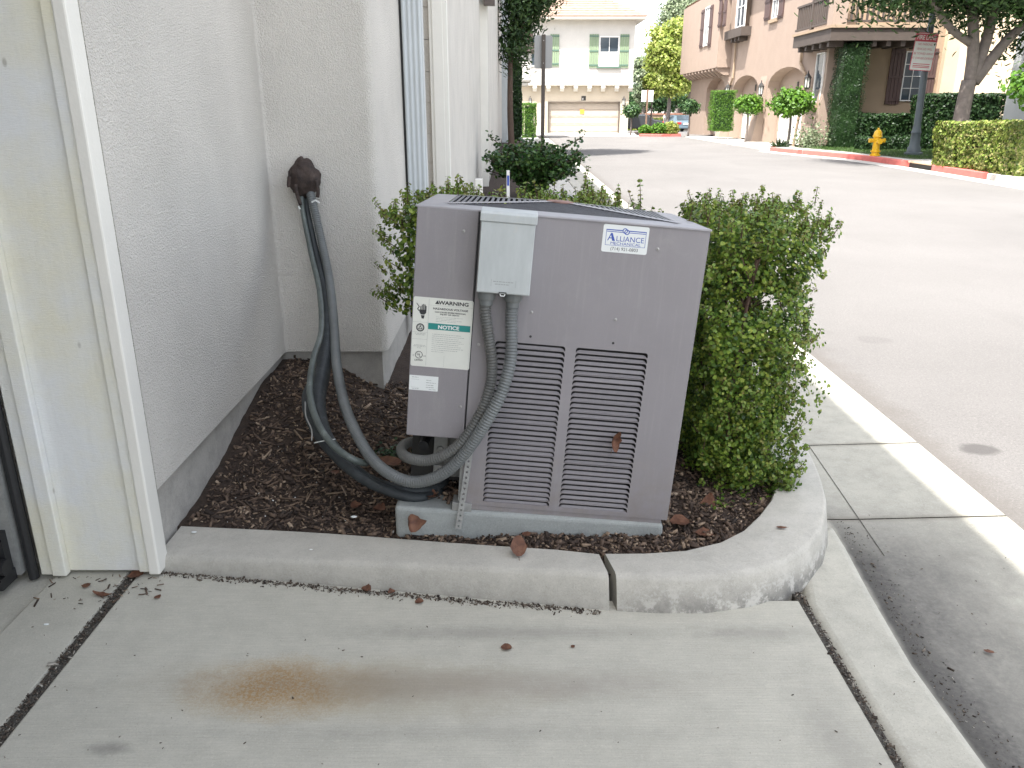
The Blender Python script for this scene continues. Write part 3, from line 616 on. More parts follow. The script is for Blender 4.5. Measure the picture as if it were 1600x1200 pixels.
T('C', .0075, .0115, -.4865, m_ink, wl); T('US', .0075, .048, -.4865, m_ink, wl, sx=.9); T('LISTED', .0075, .029, -.5015, m_ink, wl, sx=1.2, bold=.0002)
# small white spec label
l2 = label_('spec_label', .002, -.603, .098, -.552, m_white, -.0041, .002)
bars([(.058, .078, -.567), (.058, .09, -.5755), (.058, .085, -.584), (.058, .087, -.5915), (.012, .034, -.5985), (.068, .092, -.5985), (.01, .032, -.559)], m_inkg, l2, .0015)
k = MB(); [k.box(*a) for a in ((.009, LY - .0003, -.5935, .034, LY, -.593), (.009, LY - .0003, -.566, .034, LY, -.5655))]; k.build('print_frame', m_inkg, l2)
# contractor sticker
cl_ = label_('contractor_sticker', .588, -.095, .733, -.0085, m_white, -.0002, .006)
k = MB()
for a in ((.598, -.0265, .652, -.0235), (.668, -.0265, .725, -.0235), (.600, -.0315, .650, -.0295), (.670, -.0315, .723, -.0295), (.598, -.0735, .5993, -.0235), (.7237, -.0735, .725, -.0235), (.598, -.0735, .725, -.0724)): k.box(a[0], LY - .0004, a[1], a[2], LY, a[3])
k.build('printed_frame', m_blue, cl_)
k = ring(.657, -.0255, .0085, .0058, 16); b2 = ring(.663, -.0292, .0085, .0058, 16, LY - .0001); k.add(b2.v, b2.f); k.build('knot_emblem', m_blue, cl_)
T('A', .034, .6145, -.0590, m_blue, cl_, sx=1.0, bold=-.0002)
MB().prism_y([(.6125, -.0350), (.6185, -.0350), (.6285, -.0590), (.6195, -.0590)], LY - .0005, LY - .0001).build('lettering', m_blue, cl_)
T('LLIANCE', .0235, .6755, -.0590, m_blue, cl_, sx=.98)
T('MECHANICAL', .0125, .6625, -.0705, m_blue, cl_, sx=1.24)
T('(714) 921-0803', .0145, .6605, -.0880, m_ink, cl_, sx=.98)
# ---- electrical disconnect box on the front
dc = MB(); dd = .088
dc.box(.206, -dd, -.243, .372, -.0005, -.02); box = dc.build('disconnect_box', m_box, AC, bevel=.003)
MB().prism_x([(-dd - .006, -.024), (-dd - .006, .0), (-dd + .004, .009), (-.0005, .013), (-.0005, -.019), (-dd + .001, -.019), (-dd + .001, -.024)], .2025, .3765).build('hooded_lid', m_box, box, bevel=.0025)
MB().box(.2075, -dd - .002, -.240, .3705, -dd - .0003, -.026).build('cover', m_box, box, bevel=.001)
bars_ = [(.256, .318, -.206), (.262, .305, -.214)]
k = MB()
for (xa, xb, z) in bars_:
    x = xa
    while x < xb: w_ = random.uniform(.004, .009); k.box(x, -dd - .0024, z, x + w_, -dd - .0019, z + .0022); x += w_ + .0022
k.build('fine_print', m_inkg, box)
k = MB()
for x in (.250, .326): k.box(x, -dd - .0023, -.220, x + .0008, -dd - .0019, -.198)
k.build('stamp_outline', m_inkg, box)
k = MB(); k.box(.276, -dd - .0045, -.2385, .300, -dd - .002, -.2365); k.box(.276, -dd - .0045, -.249, .278, -dd - .002, -.2365); k.box(.298, -dd - .0045, -.249, .300, -dd - .002, -.2365); k.build('hasp', m_black, box)
MB().tube([(.280, -dd - .003, -.243), (.283, -dd - .006, -.248), (.293, -dd - .006, -.248), (.296, -dd - .003, -.243)], .0018, 6).build('hasp_loop', m_white, box)
for cx in (.238, .322):
    k = MB(); prof = [(.021, -.2435), (.0285, -.2445), (.0285, -.264), (.026, -.270), (.021, -.271), (.021, -.288)]
    k.lathe(prof[::-1], (cx, -.045, 0), 20)
    o = k.build('conduit_fitting', m_cond2, box, smooth=True)
# perforated strap over the pad
st = MB(); A = Vector((.215, -.016, -.80)); B = Vector((.20, -.032, -1.085)); A = Vector((.222, -.008, -.79)); L = (B - A).length; dirv = (B - A).normalized(); side = dirv.cross(Vector((0, 1, 0))).normalized(); Nn_ = 15; hw = .0105
for i in range(Nn_):
    c0 = A + dirv * (L * i / Nn_); c1 = A + dirv * (L * (i + 1) / Nn_); cm = (c0 + c1) / 2; r = .0042
    V = [c0 - side * hw, c0 + side * hw, c1 + side * hw, c1 - side * hw] + [cm + (side * math.cos(R(q)) + dirv * math.sin(R(q))) * r for q in range(0, 360, 45)]
    # ring hole: corners to octagon
    st.add([tuple(v) for v in V], [(0, 1, 11, 10, 9), (1, 2, 5, 4, 11), (2, 3, 7, 6, 5), (3, 0, 9, 8, 7)])
o = st.build('mounting_strap', m_galv, AC); md = o.modifiers.new('thickness', 'SOLIDIFY'); md.thickness = .0015
# valves and stubs in the service bay
k = MB(); k.box(.085, .13, -.90, .135, .19, -.80); k.tube([(.11, .12, -.86), (.11, .20, -.86)], .014, 10); k.box(.09, .1, -.955, .13, .13, -.91); k.build('service_valve', m_galv, AC, bevel=.003)
k = MB(); k.tube([(.05, .10, -.84), (.05, .20, -.84)], .018, 10); k.build('valve_cap', m_black, AC); MB().tube([(.11, .09, -.93), (.11, .101, -.93)], .008, 10).build('valve_cap', m_black, AC)
MB().box(.10, .198, -.99, .19, .2, -.78).build('valve_plate', m_galv, AC)

# ================================================================ CONDUITS AND REFRIGERANT LINES
def ribbed(name, pts, r, m, label, cat='conduit', pitch=.0098, depth=.0023, smooth_from=None, n=14):
    P = catmull(pts, pitch / 4); rr = [r + depth * math.sin(2 * math.pi * i / 4 + .4) * (1 if smooth_from is None or i > smooth_from else .25) for i in range(len(P))]
    b = MB().tube(P, rr, n); o = b.build(name, m, smooth='all'); return tag(o, label, cat, 'conduits and lines of the air conditioner')
AM = AC.matrix_basis.copy()
AM = Matrix.Translation((-.2958, 2.5384, 1.2142)) @ Euler((-.05046, .08253, -.01274)).to_matrix().to_4x4()
f1 = AM @ Vector((.238, -.045, -.27)); f1b = AM @ Vector((.239, -.045, -.32)); f2 = AM @ Vector((.322, -.045, -.27)); f2b = AM @ Vector((.322, -.045, -.32))
ribbed('flexible_conduit', [f1, f1b, at(769, 570, 2.47), at(762, 618, 2.45), at(742, 662, 2.43), at(712, 700, 2.43), at(672, 719, 2.46), at(637, 715, 2.52), at(627, 702, 2.62), at(640, 691, 2.72), at(675, 690, 2.76)],
       .0172, m_cond, 'short grey ribbed conduit looping from disconnect box under the cabinet')
ribbed('flexible_conduit', [f2, f2b, at(798, 560, 2.44), at(784, 612, 2.41), at(762, 655, 2.40), at(728, 706, 2.41), at(692, 740, 2.43), at(650, 753, 2.47), at(612, 742, 2.52), at(580, 715, 2.62), at(556, 675, 2.76), at(538, 630, 2.95), at(526, 570, 3.2), at(522, 510, 3.5), at(515, 440, 3.78), at(502, 375, 3.92), at(487, 310, 3.97), at(480, 292, 4.06)],
       .0192, m_cond2, 'long grey ribbed conduit from the disconnect box up to the wall opening')
def loft(name, pts, rs, m, sx, label, cat='pipe'):
    P = catmull(pts, .02); rr = np.interp(np.linspace(0, 1, len(P)), np.linspace(0, 1, len(rs)), rs)
    rr = [q * (1 + .05 * mn.noise((i * .35, 0, 0))) for i, q in enumerate(rr)]
    return tag(MB().tube(P, rr, 14, sx=sx).build(name, m, smooth='all'), label, cat, 'conduits and lines of the air conditioner')
loft('insulated_line', [at(476, 300, 4.04), at(480, 330, 3.98), at(494, 400, 3.90), at(508, 460, 3.75), at(511, 520, 3.5), at(506, 570, 3.25), at(497, 630, 3.02), at(511, 685, 2.84), at(545, 727, 2.70), at(585, 755, 2.60), at(640, 770, 2.56), at(684, 764, 2.62), at(700, 740, 2.74)],
     [.018, .022, .030, .036, .040, .045, .043, .038, .033, .028, .025, .022], m_foam, .75, 'thick black foam-insulated refrigerant line hanging from the wall opening')
loft('insulated_line', [at(497, 585, 3.26), at(481, 620, 3.05), at(489, 662, 2.88), at(519, 706, 2.73), at(562, 745, 2.60), at(610, 768, 2.54), at(655, 778, 2.54), at(690, 768, 2.62)],
     [.020, .024, .023, .021, .019, .019, .019], m_foam, 1, 'lower black insulated line sagging onto the mulch beside the pad')
loft('refrigerant_pipe', [at(471, 300, 4.0), at(474, 335, 3.95), at(487, 400, 3.84), at(499, 455, 3.66), at(502, 515, 3.4), at(490, 560, 3.15), at(484, 610, 2.98), at(494, 655, 2.82), at(517, 692, 2.68), at(548, 716, 2.62), at(575, 725, 2.66)],
     [.0115, .0125, .0125, .0135, .0125], m_line, 1, 'thin grey-green refrigerant pipe along the left of the insulated line')
P = [at(477, 628, 2.93), at(478, 650, 2.86), at(487, 672, 2.79), at(487, 690, 2.75)]
tag(MB().tube(catmull(P, .01), .0028, 6).build('tie_wire', m_galv, smooth='all'), 'thin loose tie wire hanging left of the black lines', 'wire')
P = [at(491, 692, 2.76), at(510, 688, 2.735), at(526, 686, 2.76)]
tag(MB().tube(catmull(P, .01), .0022, 6).build('cable_tie', m_white, smooth='all'), 'white cable tie wrapped round the insulated lines', 'cable tie')
# brown spray foam blob sealing the wall opening
import bmesh
bm = bmesh.new(); bmesh.ops.create_icosphere(bm, subdivisions=4, radius=1)
for v in bm.verts:
    d = v.co.copy(); q = .16 * mn.noise(d * 2.2) + .10 * mn.noise(d * 5 + Vector((3, 1, 0))) + .05 * mn.noise(d * 12)
    v.co = Vector((d.x * .078 * (1 + q) * (1.0 - .25 * max(0, d.z)), d.y * .05 * (1 + q), d.z * .092 * (1 + q)))
    if v.co.z < -.035: v.co.z -= .05 * max(0, math.sin(v.co.x * 62 + 1.9)) ** 2 * (abs(v.co.x) > .028); v.co.x *= 1.02
me = bpy.data.meshes.new('foam'); bm.to_mesh(me); bm.free(); me.materials.append(m_blob); me.polygons.foreach_set('use_smooth', [True] * len(me.polygons))
drip = MB(); [drip.tube(catmull([at(*a, 3.94) for a in pp], .01), [.014, .012, .009, .006] and .009, 7) for pp in (((462, 288), (464, 303), (470, 321)), ((494, 282), (497, 298), (496, 309)), ((452, 276), (451, 289), (453, 295)))]
fo = link(bpy.data.objects.new('sealing_foam', me)); fo.location = at(475, 277, 4.0); tag(fo, 'dark brown lump of sealing foam where the lines enter the stucco wall', 'sealing foam')
dr = drip.build('drip', m_blob, fo, smooth='all', kind='stuff'); dr.location = -fo.location
k = MB(); k.tube([at(487, 316, 3.9), at(493, 313, 3.9), at(499, 317, 3.89)], .004, 5); k.tube([at(466, 322, 3.95), at(469, 327, 3.95)], .005, 5)
tag(k.build('torn_tape', m_white), 'torn scraps of white tape below the sealing foam', 'tape')
# ================================================================ DRY LEAVES AND LITTER
def dry_leaf(px, py, z, size, label, Y=None, tilt=(0, 0), rz=0, curl=.35, m=None, w_=.5):
    u = (px - 800) / FPX; v = (py - 600) / FPX; c, s_ = math.cos(PITCH), math.sin(PITCH)
    if Y is None: tt = (z - CAM_H) / (-s_ - v * c); p = Vector((u * tt, (c - v * s_) * tt, z))
    else: p = at(px, py, Y)
    V = []; n = 7; seed = random.random() * 50
    for i in range(n + 1):
        s = i / n; hw_ = w_ * math.sin(math.pi * min(1, s * .93 + .05)) ** .7 * (1 + .25 * mn.noise((seed, s * 6, 0)))
        for j in (-1, -.5, 0, .5, 1):
            V.append(((j * hw_) * size, (s - .5) * size, size * (curl * (j * hw_) ** 2 * 1.6 + curl * .5 * (s - .5) ** 2 + .06 * mn.noise((seed, s * 5, j * 3)) + .004)))
    F = [(i * 5 + j, i * 5 + j + 1, (i + 1) * 5 + j + 1, (i + 1) * 5 + j) for i in range(n) for j in range(4)]
    b = MB(); b.add(V, F); b.tube([(0, -.5 * size, .01 * size), (0, -.72 * size, .05 * size)], .012 * size, 5)
    o = b.build('dry_leaf', m or m_dead, smooth='all'); o.location = p; o.rotation_euler = (tilt[0], tilt[1], rz)
    return tag(o, label, 'leaf', 'dry brown leaves lying about')
dry_leaf(810, 853, .14, .07, 'large brown dry leaf lying over the back edge of the straight kerb', rz=.15, tilt=(.75, .1), w_=.4)
dry_leaf(822, 835, .14, .03, 'small curled brown leaf on the mulch just above the kerb leaf', rz=1)
dry_leaf(641, 818, 0, .062, 'crumpled red-brown leaf leaning on the left corner of the pad', Y=2.43, tilt=(1.1, .3), rz=.7, w_=.55, curl=1.3)
dry_leaf(959, 687, 0, .07, 'folded tan leaf caught in the right louvres of the cabinet', Y=2.475, tilt=(1.5, .25), rz=.35, curl=3.2, w_=.24)
dry_leaf(605, 722, .16, .12, 'large brown dry leaf on the mulch inside the loop of conduit', rz=1.2, w_=.35)
dry_leaf(1105, 792, .10, .11, 'long red-brown leaf standing upright at the foot of the hedge', rz=-.6, tilt=(.9, 0), w_=.26)
dry_leaf(1062, 816, .10, .07, 'broad brown leaf lying on the soil right of the pad', rz=1.5, w_=.55)
dry_leaf(1100, 834, .09, .06, 'small grey-brown leaf half buried near the inside of the curved kerb', rz=1.3)
dry_leaf(1221, 824, .125, .035, 'tiny brown leaf on top of the curved kerb', rz=1.5, w_=.25)
dry_leaf(791, 1012, .003, .032, 'small reddish leaf lying alone in the middle of the driveway', rz=1.4, w_=.5)
dry_leaf(895, 1010, .003, .013, 'tiny dark leaf scrap on the driveway right of the reddish leaf', rz=.4)
dry_leaf(246, 933, .003, .02, 'small dark triangular leaf on the driveway near the casing foot', rz=.9, w_=.6)
dry_leaf(572, 922, .003, .035, 'curled brown leaf at the foot of the straight kerb', rz=1.0, curl=1)
dry_leaf(612, 926, .003, .025, 'smaller curled leaf at the kerb foot right of the curled brown leaf', rz=2.2, curl=1)
dry_leaf(655, 940, .003, .028, 'rust-coloured leaf scrap in the grit at the kerb foot', rz=2.0)
dry_leaf(160, 930, .003, .07, 'long curled brown leaf on the slab below the casing', rz=1.35, w_=.16, curl=1.2)
dry_leaf(212, 899, .004, .05, 'dark brown leaf wedged under the corner casing foot', rz=1.9)
dry_leaf(135, 915, .004, .028, 'small dark leaf scrap beneath the jamb board', rz=.4)
dry_leaf(1545, 1018, -.009, .028, 'pink-brown leaf lying in the dirty gutter', rz=1.2, w_=.3)
dry_leaf(523, 738, .11, .035, 'small orange-brown leaf on the mulch left of the black lines', rz=.7)
dry_leaf(557, 792, .10, .045, 'tan folded leaf on the mulch below the black lines', rz=2.4, curl=.9)
dry_leaf(592, 797, .10, .05, 'dark curled leaf on the mulch beside the pad corner', rz=1.2, curl=.9)
dry_leaf(672, 776, .19, .05, 'brown crumpled leaf on the pad under the conduit', rz=1.5, curl=.8)
dry_leaf(1120, 580, .58, .03, 'single red-brown leaf caught in the hedge', Y=2.75, rz=.8, tilt=(1, 0)) if False else None
def pebble(px, py, z, r, label):
    v = (py - 600) / FPX; tt = (z - CAM_H) / (-math.sin(PITCH) - v * math.cos(PITCH)); p = ((px - 800) / FPX * tt, (math.cos(PITCH) - v * math.sin(PITCH)) * tt, z)
    o = MB().lathe([(r * .2, 0), (r * .8, .001), (r, r * .18), (r * .7, r * .32), (r * .1, r * .36)], (0, 0, 0), 10).build('pebble', m_white, smooth='all'); o.location = p; o.scale = (1, .62, 1)
    tag(o, label, 'pebble', 'white pebbles')
pebble(303, 832, .060, .0105, 'white oval pebble on the left end of the kerb')
pebble(486, 859, .084, .006, 'tiny white chip on the middle of the kerb')
pebble(72, 976, .0, .009, 'white pebble on the slab before the garage')
pebble(553, 808, .1, .013, 'white plaster lump on the mulch left of the pad')
n = 1500; X = rng.uniform(-.40, -.12, n); Y = 2.53 + rng.random(n) ** .8 * .5; Z = np.array([padz(x) for x in X]) - np.clip((Y - 2.47) / .83, 0, 1) * .05 + .004 + rng.uniform(0, .012, n)
tag(cloud('debris_on_pad', np.stack([X, Y, Z], -1), rng.normal(size=(n, 3)) * .5 + (0, 0, 1), rng.gamma(2, .0062, n) + .005, CHIP, m_chip), 'heap of dark bark and leaf debris on the pad under the conduits', 'debris')
# ================================================================ HEDGE AROUND THE UNIT
def hedge_cloud(lo, hi, n, size, seed_shape=.06, shell=.55, taper=0):
    lo, hi = np.array(lo), np.array(hi); P = rng.uniform(0, 1, (n * 3, 3)); c = (P - .5) * 2
    e = np.max(np.abs(c), axis=1); keep = rng.random(len(e)) < (shell * (e > .7) + (1 - shell) * (e > .3) * .6 + .05); P, c = P[keep][:n], c[keep][:n]
    Q = lo + P * (hi - lo)
    for k, (x, y, z) in enumerate(Q):
        b = mn.noise((x * 6, y * 6, z * 6)) * seed_shape * 2 + mn.noise((x * 17, y * 17, z * 17)) * seed_shape
        Q[k] += c[k] / np.linalg.norm(c[k]) * b
    if taper:
        f = 1 - taper * (1 - P[:, 2:3]); mid = (lo + hi) / 2; Q[:, :2] = mid[:2] + (Q[:, :2] - mid[:2]) * f
    gap = np.array([mn.noise((x * 9 + 5, y * 9, z * 9)) for x, y, z in Q]); k = gap > -.24
    return Q[k], (c[k] + rng.normal(size=c[k].shape) * .6 + (0, 0, .4))
def sprigs(mbt, pts, length, up, nleaf, spread=.35):
    LP, LN = [], []
    for p in pts:
        d = Vector(up) + Vector(rng.normal(size=3)) * spread; d.normalize(); L = length * random.uniform(.5, 1.25); p = Vector(p); q = [p + d * (L * s) + Vector((0, 0, .15 * L * s * s)) for s in (0, .5, 1)]
        mbt.tube(q, [.0022, .0017, .001], 4, caps=False)
        for k in range(nleaf):
            s = (k + .5) / nleaf; b = p + d * L * s + Vector((0, 0, .15 * L * s * s)); off = Vector(rng.normal(size=3)); off = (off - off.dot(d) * d).normalized()
            for sg in (1, -1): LP.append(b + off * sg * .008); LN.append(off * sg * .5 + d * .8 + Vector(rng.normal(size=3)) * .3)
    return LP, LN
def shrub(name, label, lo, hi, n, size, nsp, splen, ups, group=None, taper=0, base=None, nstem=9, tips=True, cat='hedge'):
    base = base or ((lo[0] + hi[0]) / 2, (lo[1] + hi[1]) / 2, .06); T_ = thing(name, label, cat, base, group=group); tr = Vector(base)
    Q, Nn = hedge_cloud(lo, hi, n, size, taper=taper); st = MB()
    for i in range(nstem):
        x = random.uniform(lo[0], hi[0]) * .6 + base[0] * .4; y = random.uniform(lo[1], hi[1]) * .7 + base[1] * .3
        p = [Vector((base[0] + (x - base[0]) * .5, base[1] + (y - base[1]) * .6, base[2] - .03)), Vector((x, y, base[2] + (hi[2] - base[2]) * .45)), Vector((x + random.uniform(-.06, .06), y + random.uniform(-.06, .06), hi[2] - .05))]
        st.tube(catmull(p, .08), [.008, .007, .006, .005, .005] and .006, 5)
        for j in range(8):
            s = random.uniform(.45, .85); a = p[0].lerp(p[1], s * 2) if s < .5 else p[1].lerp(p[2], s * 2 - 1)
            st.tube([a, a + Vector((random.uniform(-.10, .10), random.uniform(-.08, .08), random.uniform(.03, .12)))], .0025, 4, caps=False)
    sp = []
    for k in range(nsp):
        i = rng.integers(len(Q)); sp.append(Q[i])
    SP, SN = [], []
    top = [q for q in Q if q[2] > hi[2] - .06]; random.shuffle(top)
    for grp, up in ups(top, Q): a, b_ = sprigs(st, grp, splen, up, 7); SP += a; SN += b_
    off = -np.array(base)
    cloud('foliage', Q + off, Nn, rng.uniform(.6, 1.3, len(Q)) * size, ROUND, m_box1, T_)
    if SP: cloud('new_growth', np.array([tuple(p) for p in SP]) + off, np.array([tuple(p) for p in SN]), rng.uniform(.6, 1.0, len(SP)) * size, ROUND, m_box2, T_)
    st.v = [tuple(Vector(v) - tr) for v in st.v]; st.build('branches', m_twig, T_, kind='stuff'); return T_
def side_pts(Q, ax, val, k): c = [q for q in Q if (q[ax] - val) * (1 if val > 0 else -1) > -.05]; random.shuffle(c); return c[:k]
shrub('boxwood_hedge', 'dense small-leaved green hedge bush between the air conditioner and the curved kerb', (.69, 2.69, .07), (1.11, 3.55, 1.12), 60000, .0150, 0, .045,
      lambda top, Q: [(top[:220], (0, 0, 1)), ([q for q in Q if q[0] > 1.03][:240], (.5, -.2, .8)), ([q for q in Q if q[1] < 2.85][:420], (0, -.6, .5))], taper=.14, base=(.88, 3.0, .08), nstem=14)
shrub('boxwood_hedge', 'low small-leaved hedge showing just above the top of the air conditioner', (-.42, 3.34, .30), (.40, 3.75, 1.10), 22000, .020, 0, .075,
      lambda top, Q: [(top[:260], (0, 0, 1))], base=(.1, 3.5, .03), nstem=12)
shrub('boxwood_hedge', 'sparse leafy hedge end between the air conditioner and the stucco wall corner', (-.52, 3.33, .70), (-.30, 3.58, 1.08), 1700, .0215, 0, .085,
      lambda top, Q: [(top[:26], (-.1, 0, 1)), ([q for q in Q if q[0] < -.47][:26], (-.6, -.2, .3))], base=(-.34, 3.55, .05), nstem=3)
# taller bright sprigs behind the unit's back right corner
shrub('boxwood_hedge', 'upright sprigs of hedge behind the right back corner of the unit', (.34, 3.40, .8), (.62, 3.6, 1.07), 2200, .020, 0, .095,
      lambda top, Q: [(top[:34], (0, 0, 1))], base=(.5, 3.5, .05), nstem=4)
# small dark ground plant by the conduits
def small_plant(c, r, n, size, m, label, tm=ROUND):
    T_ = thing('small_plant', label, 'plant', c); P = rng.normal(size=(n, 3)) * (r, r, r * .45); P[:, 2] = np.abs(P[:, 2]) + .01
    cloud('foliage', P, rng.normal(size=(n, 3)) * .5 + (0, 0, 1), size, tm, m, T_)
    st = MB(); 
    for i in range(8): a = P[i]; st.tube([(0, 0, -.01), tuple(a * .6), tuple(a)], .0018, 4)
    st.build('stems', m_twig, T_, kind='stuff')
m_darkleaf = leafmat('dark_leaf', [(.012, .035, .015), (.025, .06, .02), (.05, .10, .03)], .15)
p = at(612, 655, 3.15); small_plant((p.x, p.y, mz(p.x, p.y)), .05, 150, .019, m_darkleaf, 'small dark green ground plant left of the cabinet bottom')
p = at(1104, 797, 2.8); small_plant((p.x - .01, 2.66, .09), .03, 40, .016, m_box1, 'tiny green seedling at the foot of the hedge bush')
# ================================================================ BEYOND: houses, trees, street furniture
m_cream_w = stucco('stucco_cream', (.60, .575, .53), bump=.002, sc_=60); m_pink = stucco('stucco_pinkish', (.35, .27, .218), bump=.002, sc_=60)
m_tan = stucco('stucco_tan', (.36, .27, .19), bump=.002, sc_=60); m_cream2 = stucco('stucco_yellow_cream', (.62, .50, .36), bump=.002, sc_=60)
m_gdoor = plain('garage_door_paint', (.42, .36, .30), .6, .04, 2); m_gdoor_w = plain('garage_door_white', (.66, .64, .60), .6, .04, 2)
m_green_sh = plain('shutter_green', (.22, .29, .18), .6, .08, 3); m_green_d = plain('shutter_green_dark', (.09, .16, .12), .6)
m_brown_sh = plain('shutter_brown', (.085, .05, .045), .6, .1, 4); m_brown_w = plain('dark_stained_wood', (.075, .058, .048), .7, .15, 5)
m_frame = plain('window_frame_white', (.72, .71, .69), .5, .03); t = NT('window_glass'); m_glass = t.out((.05, .065, .08), .08, spec=.8)
m_blind = plain('window_blind', (.5, .5, .49), .6); t = NT('roof_tile'); m_tile = t.out(t.ramp(t.noise(3.2, 6, .7), [(.3, (.22, .15, .115)), (.7, (.34, .255, .195))]), .9)
m_lamp = plain('lantern_black', (.03, .028, .026), .5); m_lampglass = plain('lantern_glass', (.6, .6, .56), .2)
def facing(root, dx, dy, yaw=0): return root
def window(root, x0, x1, z0, z1, y, muntins=(1, 2), sill=None, ax='y', m_f=None, depth=.06):
    # ax 'y': wall faces -Y at y.  ax 'x': wall faces -X at x=y, x0/x1 are then Y values
    m_f = m_f or m_frame
    def B(k, a0, d0, c0, a1, d1, c1): k.box(a0, y + d0, c0, a1, y + d1, c1) if ax == 'y' else k.box(y + d0, a0, c0, y + d1, a1, c1)
    off = tuple(-c for c in root.location); fw = .05 * max(.6, (x1 - x0))
    k = MB(); B(k, x0, -depth, z0, x0 + fw, .02, z1); B(k, x1 - fw, -depth, z0, x1, .02, z1); B(k, x0 + fw, -depth, z0, x1 - fw, .02, z0 + fw); B(k, x0 + fw, -depth, z1 - fw, x1 - fw, .02, z1)
    fr = k.build('window', m_f, root, loc=off)
    nx, nz = muntins; xs_ = [x0 + fw + (x1 - x0 - 2 * fw) * i / nx for i in range(nx + 1)]; zs_ = [z0 + fw + (z1 - z0 - 2 * fw) * i / nz for i in range(nz + 1)]
    for i in range(nx):
        for j in range(nz):
            k = MB(); B(k, xs_[i] + fw * .25, -.012, zs_[j] + fw * .25, xs_[i + 1] - fw * .25, .0, zs_[j + 1] - fw * .25); k.build('pane', m_glass, fr)
    k = MB()
    for i in range(1, nx): B(k, xs_[i] - fw * .25, -depth * .8, z0 + fw, xs_[i] + fw * .25, .0, z1 - fw)
    for j in range(1, nz): B(k, x0 + fw, -depth * .7, zs_[j] - fw * .25, x1 - fw, .0, zs_[j] + fw * .25)
    if k.v: k.build('muntin', m_f, fr)
    return fr
def shutter(root, x0, x1, z0, z1, y, m, ax='y', rails=None):
    def B(k, a0, d0, c0, a1, d1, c1): k.box(a0, y + d0, c0, a1, y + d1, c1) if ax == 'y' else k.box(y + d0, a0, c0, y + d1, a1, c1)
    off = tuple(-c for c in root.location); k = MB(); n = 4
    for i in range(n): w_ = (x1 - x0) / n; B(k, x0 + w_ * i + .008, -.06, z0, x0 + w_ * (i + 1) - .008, -.01, z1)
    s_ = k.build('shutter', m, root, loc=off)
    h = (z1 - z0)
    for zc in (z0 + h * .08, z0 + h * .5, z0 + h * .94): k = MB(); B(k, x0, -.085, zc - .04, x1, -.061, zc + .04); k.build('rail', rails or m, s_)
    return s_
def garage_door(root, x0, x1, z0, z1, y, m, ax='y', rows=4, cols=6):
    off = tuple(-c for c in root.location)
    def B(k, a0, d0, c0, a1, d1, c1): k.box(a0, y + d0, c0, a1, y + d1, c1) if ax == 'y' else k.box(y + d0, a0, c0, y + d1, a1, c1)
    k = MB(); B(k, x0, .03, z0, x1, .08, z1); d_ = k.build('garage_door', m, root, loc=off)
    for r in range(rows):
        za = z0 + (z1 - z0) * r / rows + .012; zb_ = z0 + (z1 - z0) * (r + 1) / rows - .012; k = MB(); B(k, x0 + .01, 0, za, x1 - .01, .029, zb_); k.build('door_section', m, d_)
        for c_ in range(cols):
            xa = x0 + (x1 - x0) * (c_ + .1) / cols; xb = x0 + (x1 - x0) * (c_ + .9) / cols; k = MB(); B(k, xa, -.018, za + .09, xb, -.001, zb_ - .09); k.build('raised_panel', m, d_)
    return d_
def lantern(root, x, y, z, s=1.0):
    off = tuple(-c for c in root.location); k = MB(); k.lathe([(.02 * s, 0), (.09 * s, .02 * s), (.11 * s, .36 * s), (.09 * s, .38 * s)], (x, y, z), 6); g = k.build('lantern', m_lampglass, root, loc=off)
    k = MB(); k.lathe([(.16 * s, .385 * s), (.10 * s, .47 * s), (.03 * s, .56 * s), (.02 * s, .66 * s)], (x, y, z), 6); k.lathe([(.10 * s, -.06 * s), (.10 * s, -.002 * s)], (x, y, z), 6)
    for q in range(6): a = R(60 * q); k.box(x + .115 * s * math.cos(a) - .012 * s, y + .115 * s * math.sin(a) - .012 * s, z, x + .115 * s * math.cos(a) + .012 * s, y + .115 * s * math.sin(a) + .012 * s, z + .38 * s)
    k.build('lantern_frame', m_lamp, g)
def P2(root, mb, name, m, **k): return mb.build(name, m, root, loc=tuple(-c for c in root.location), **k)
# ---- far cream house with a wide garage door
Y0 = 53.4; fh = thing('cream_house', 'white two-storey house with green shutters and beige garage at street end', 'house', (4.2, Y0, 0))
P2(fh, MB().box(-3.0, Y0 + .25, -1, 2.28, 66, 2.86).box(6.86, Y0 + .25, -1, 7.42, 66, 2.86).box(2.28, Y0 + .25, 1.90, 6.86, 66, 2.86), 'lower_wall', stucco('stucco_warm', (.56, .49, .39), bump=.002, sc_=60))
P2(fh, MB().box(-3.1, Y0 - .15, 2.861, 7.56, 66, 6.6), 'upper_wall', m_cream_w)
for i in range(14):
    x = 1.3 + i * .86 if i < 8 else None
    if x: P2(fh, MB().prism_x([(Y0 - .13, 2.86), (Y0 - .13, 2.70), (Y0 + .06, 2.50), (Y0 + .249, 2.50), (Y0 + .249, 2.86)], x, x + .26), 'corbel', m_cream_w)
garage_door(fh, 2.31, 6.83, 0, 1.88, Y0 + .42, m_gdoor, cols=8)
P2(fh, MB().box(2.285, Y0 + .2, 0, 2.33, Y0 + .4, 1.9).box(6.81, Y0 + .2, 0, 6.855, Y0 + .4, 1.9).box(2.285, Y0 + .2, 1.86, 6.855, Y0 + .4, 1.90), 'door_frame', m_brown_w)
wz0, wz1 = at(0, 104, Y0).z, at(0, 57, Y0).z; X = lambda px, y=Y0, py=100: at(px, py, y).x
f_ = window(fh, X(935), X(966), wz0, wz1, Y0 - .15, (2, 1)); P2(fh, MB().box(X(936.5), Y0 - .17, wz0 + .08, X(964.5), Y0 - .1625, wz0 + .85), 'blind', m_blind); P2(fh, MB().box(X(932), Y0 - .28, wz0 - .1, X(969), Y0 - .151, wz0 - .01), 'window_sill', m_green_d)
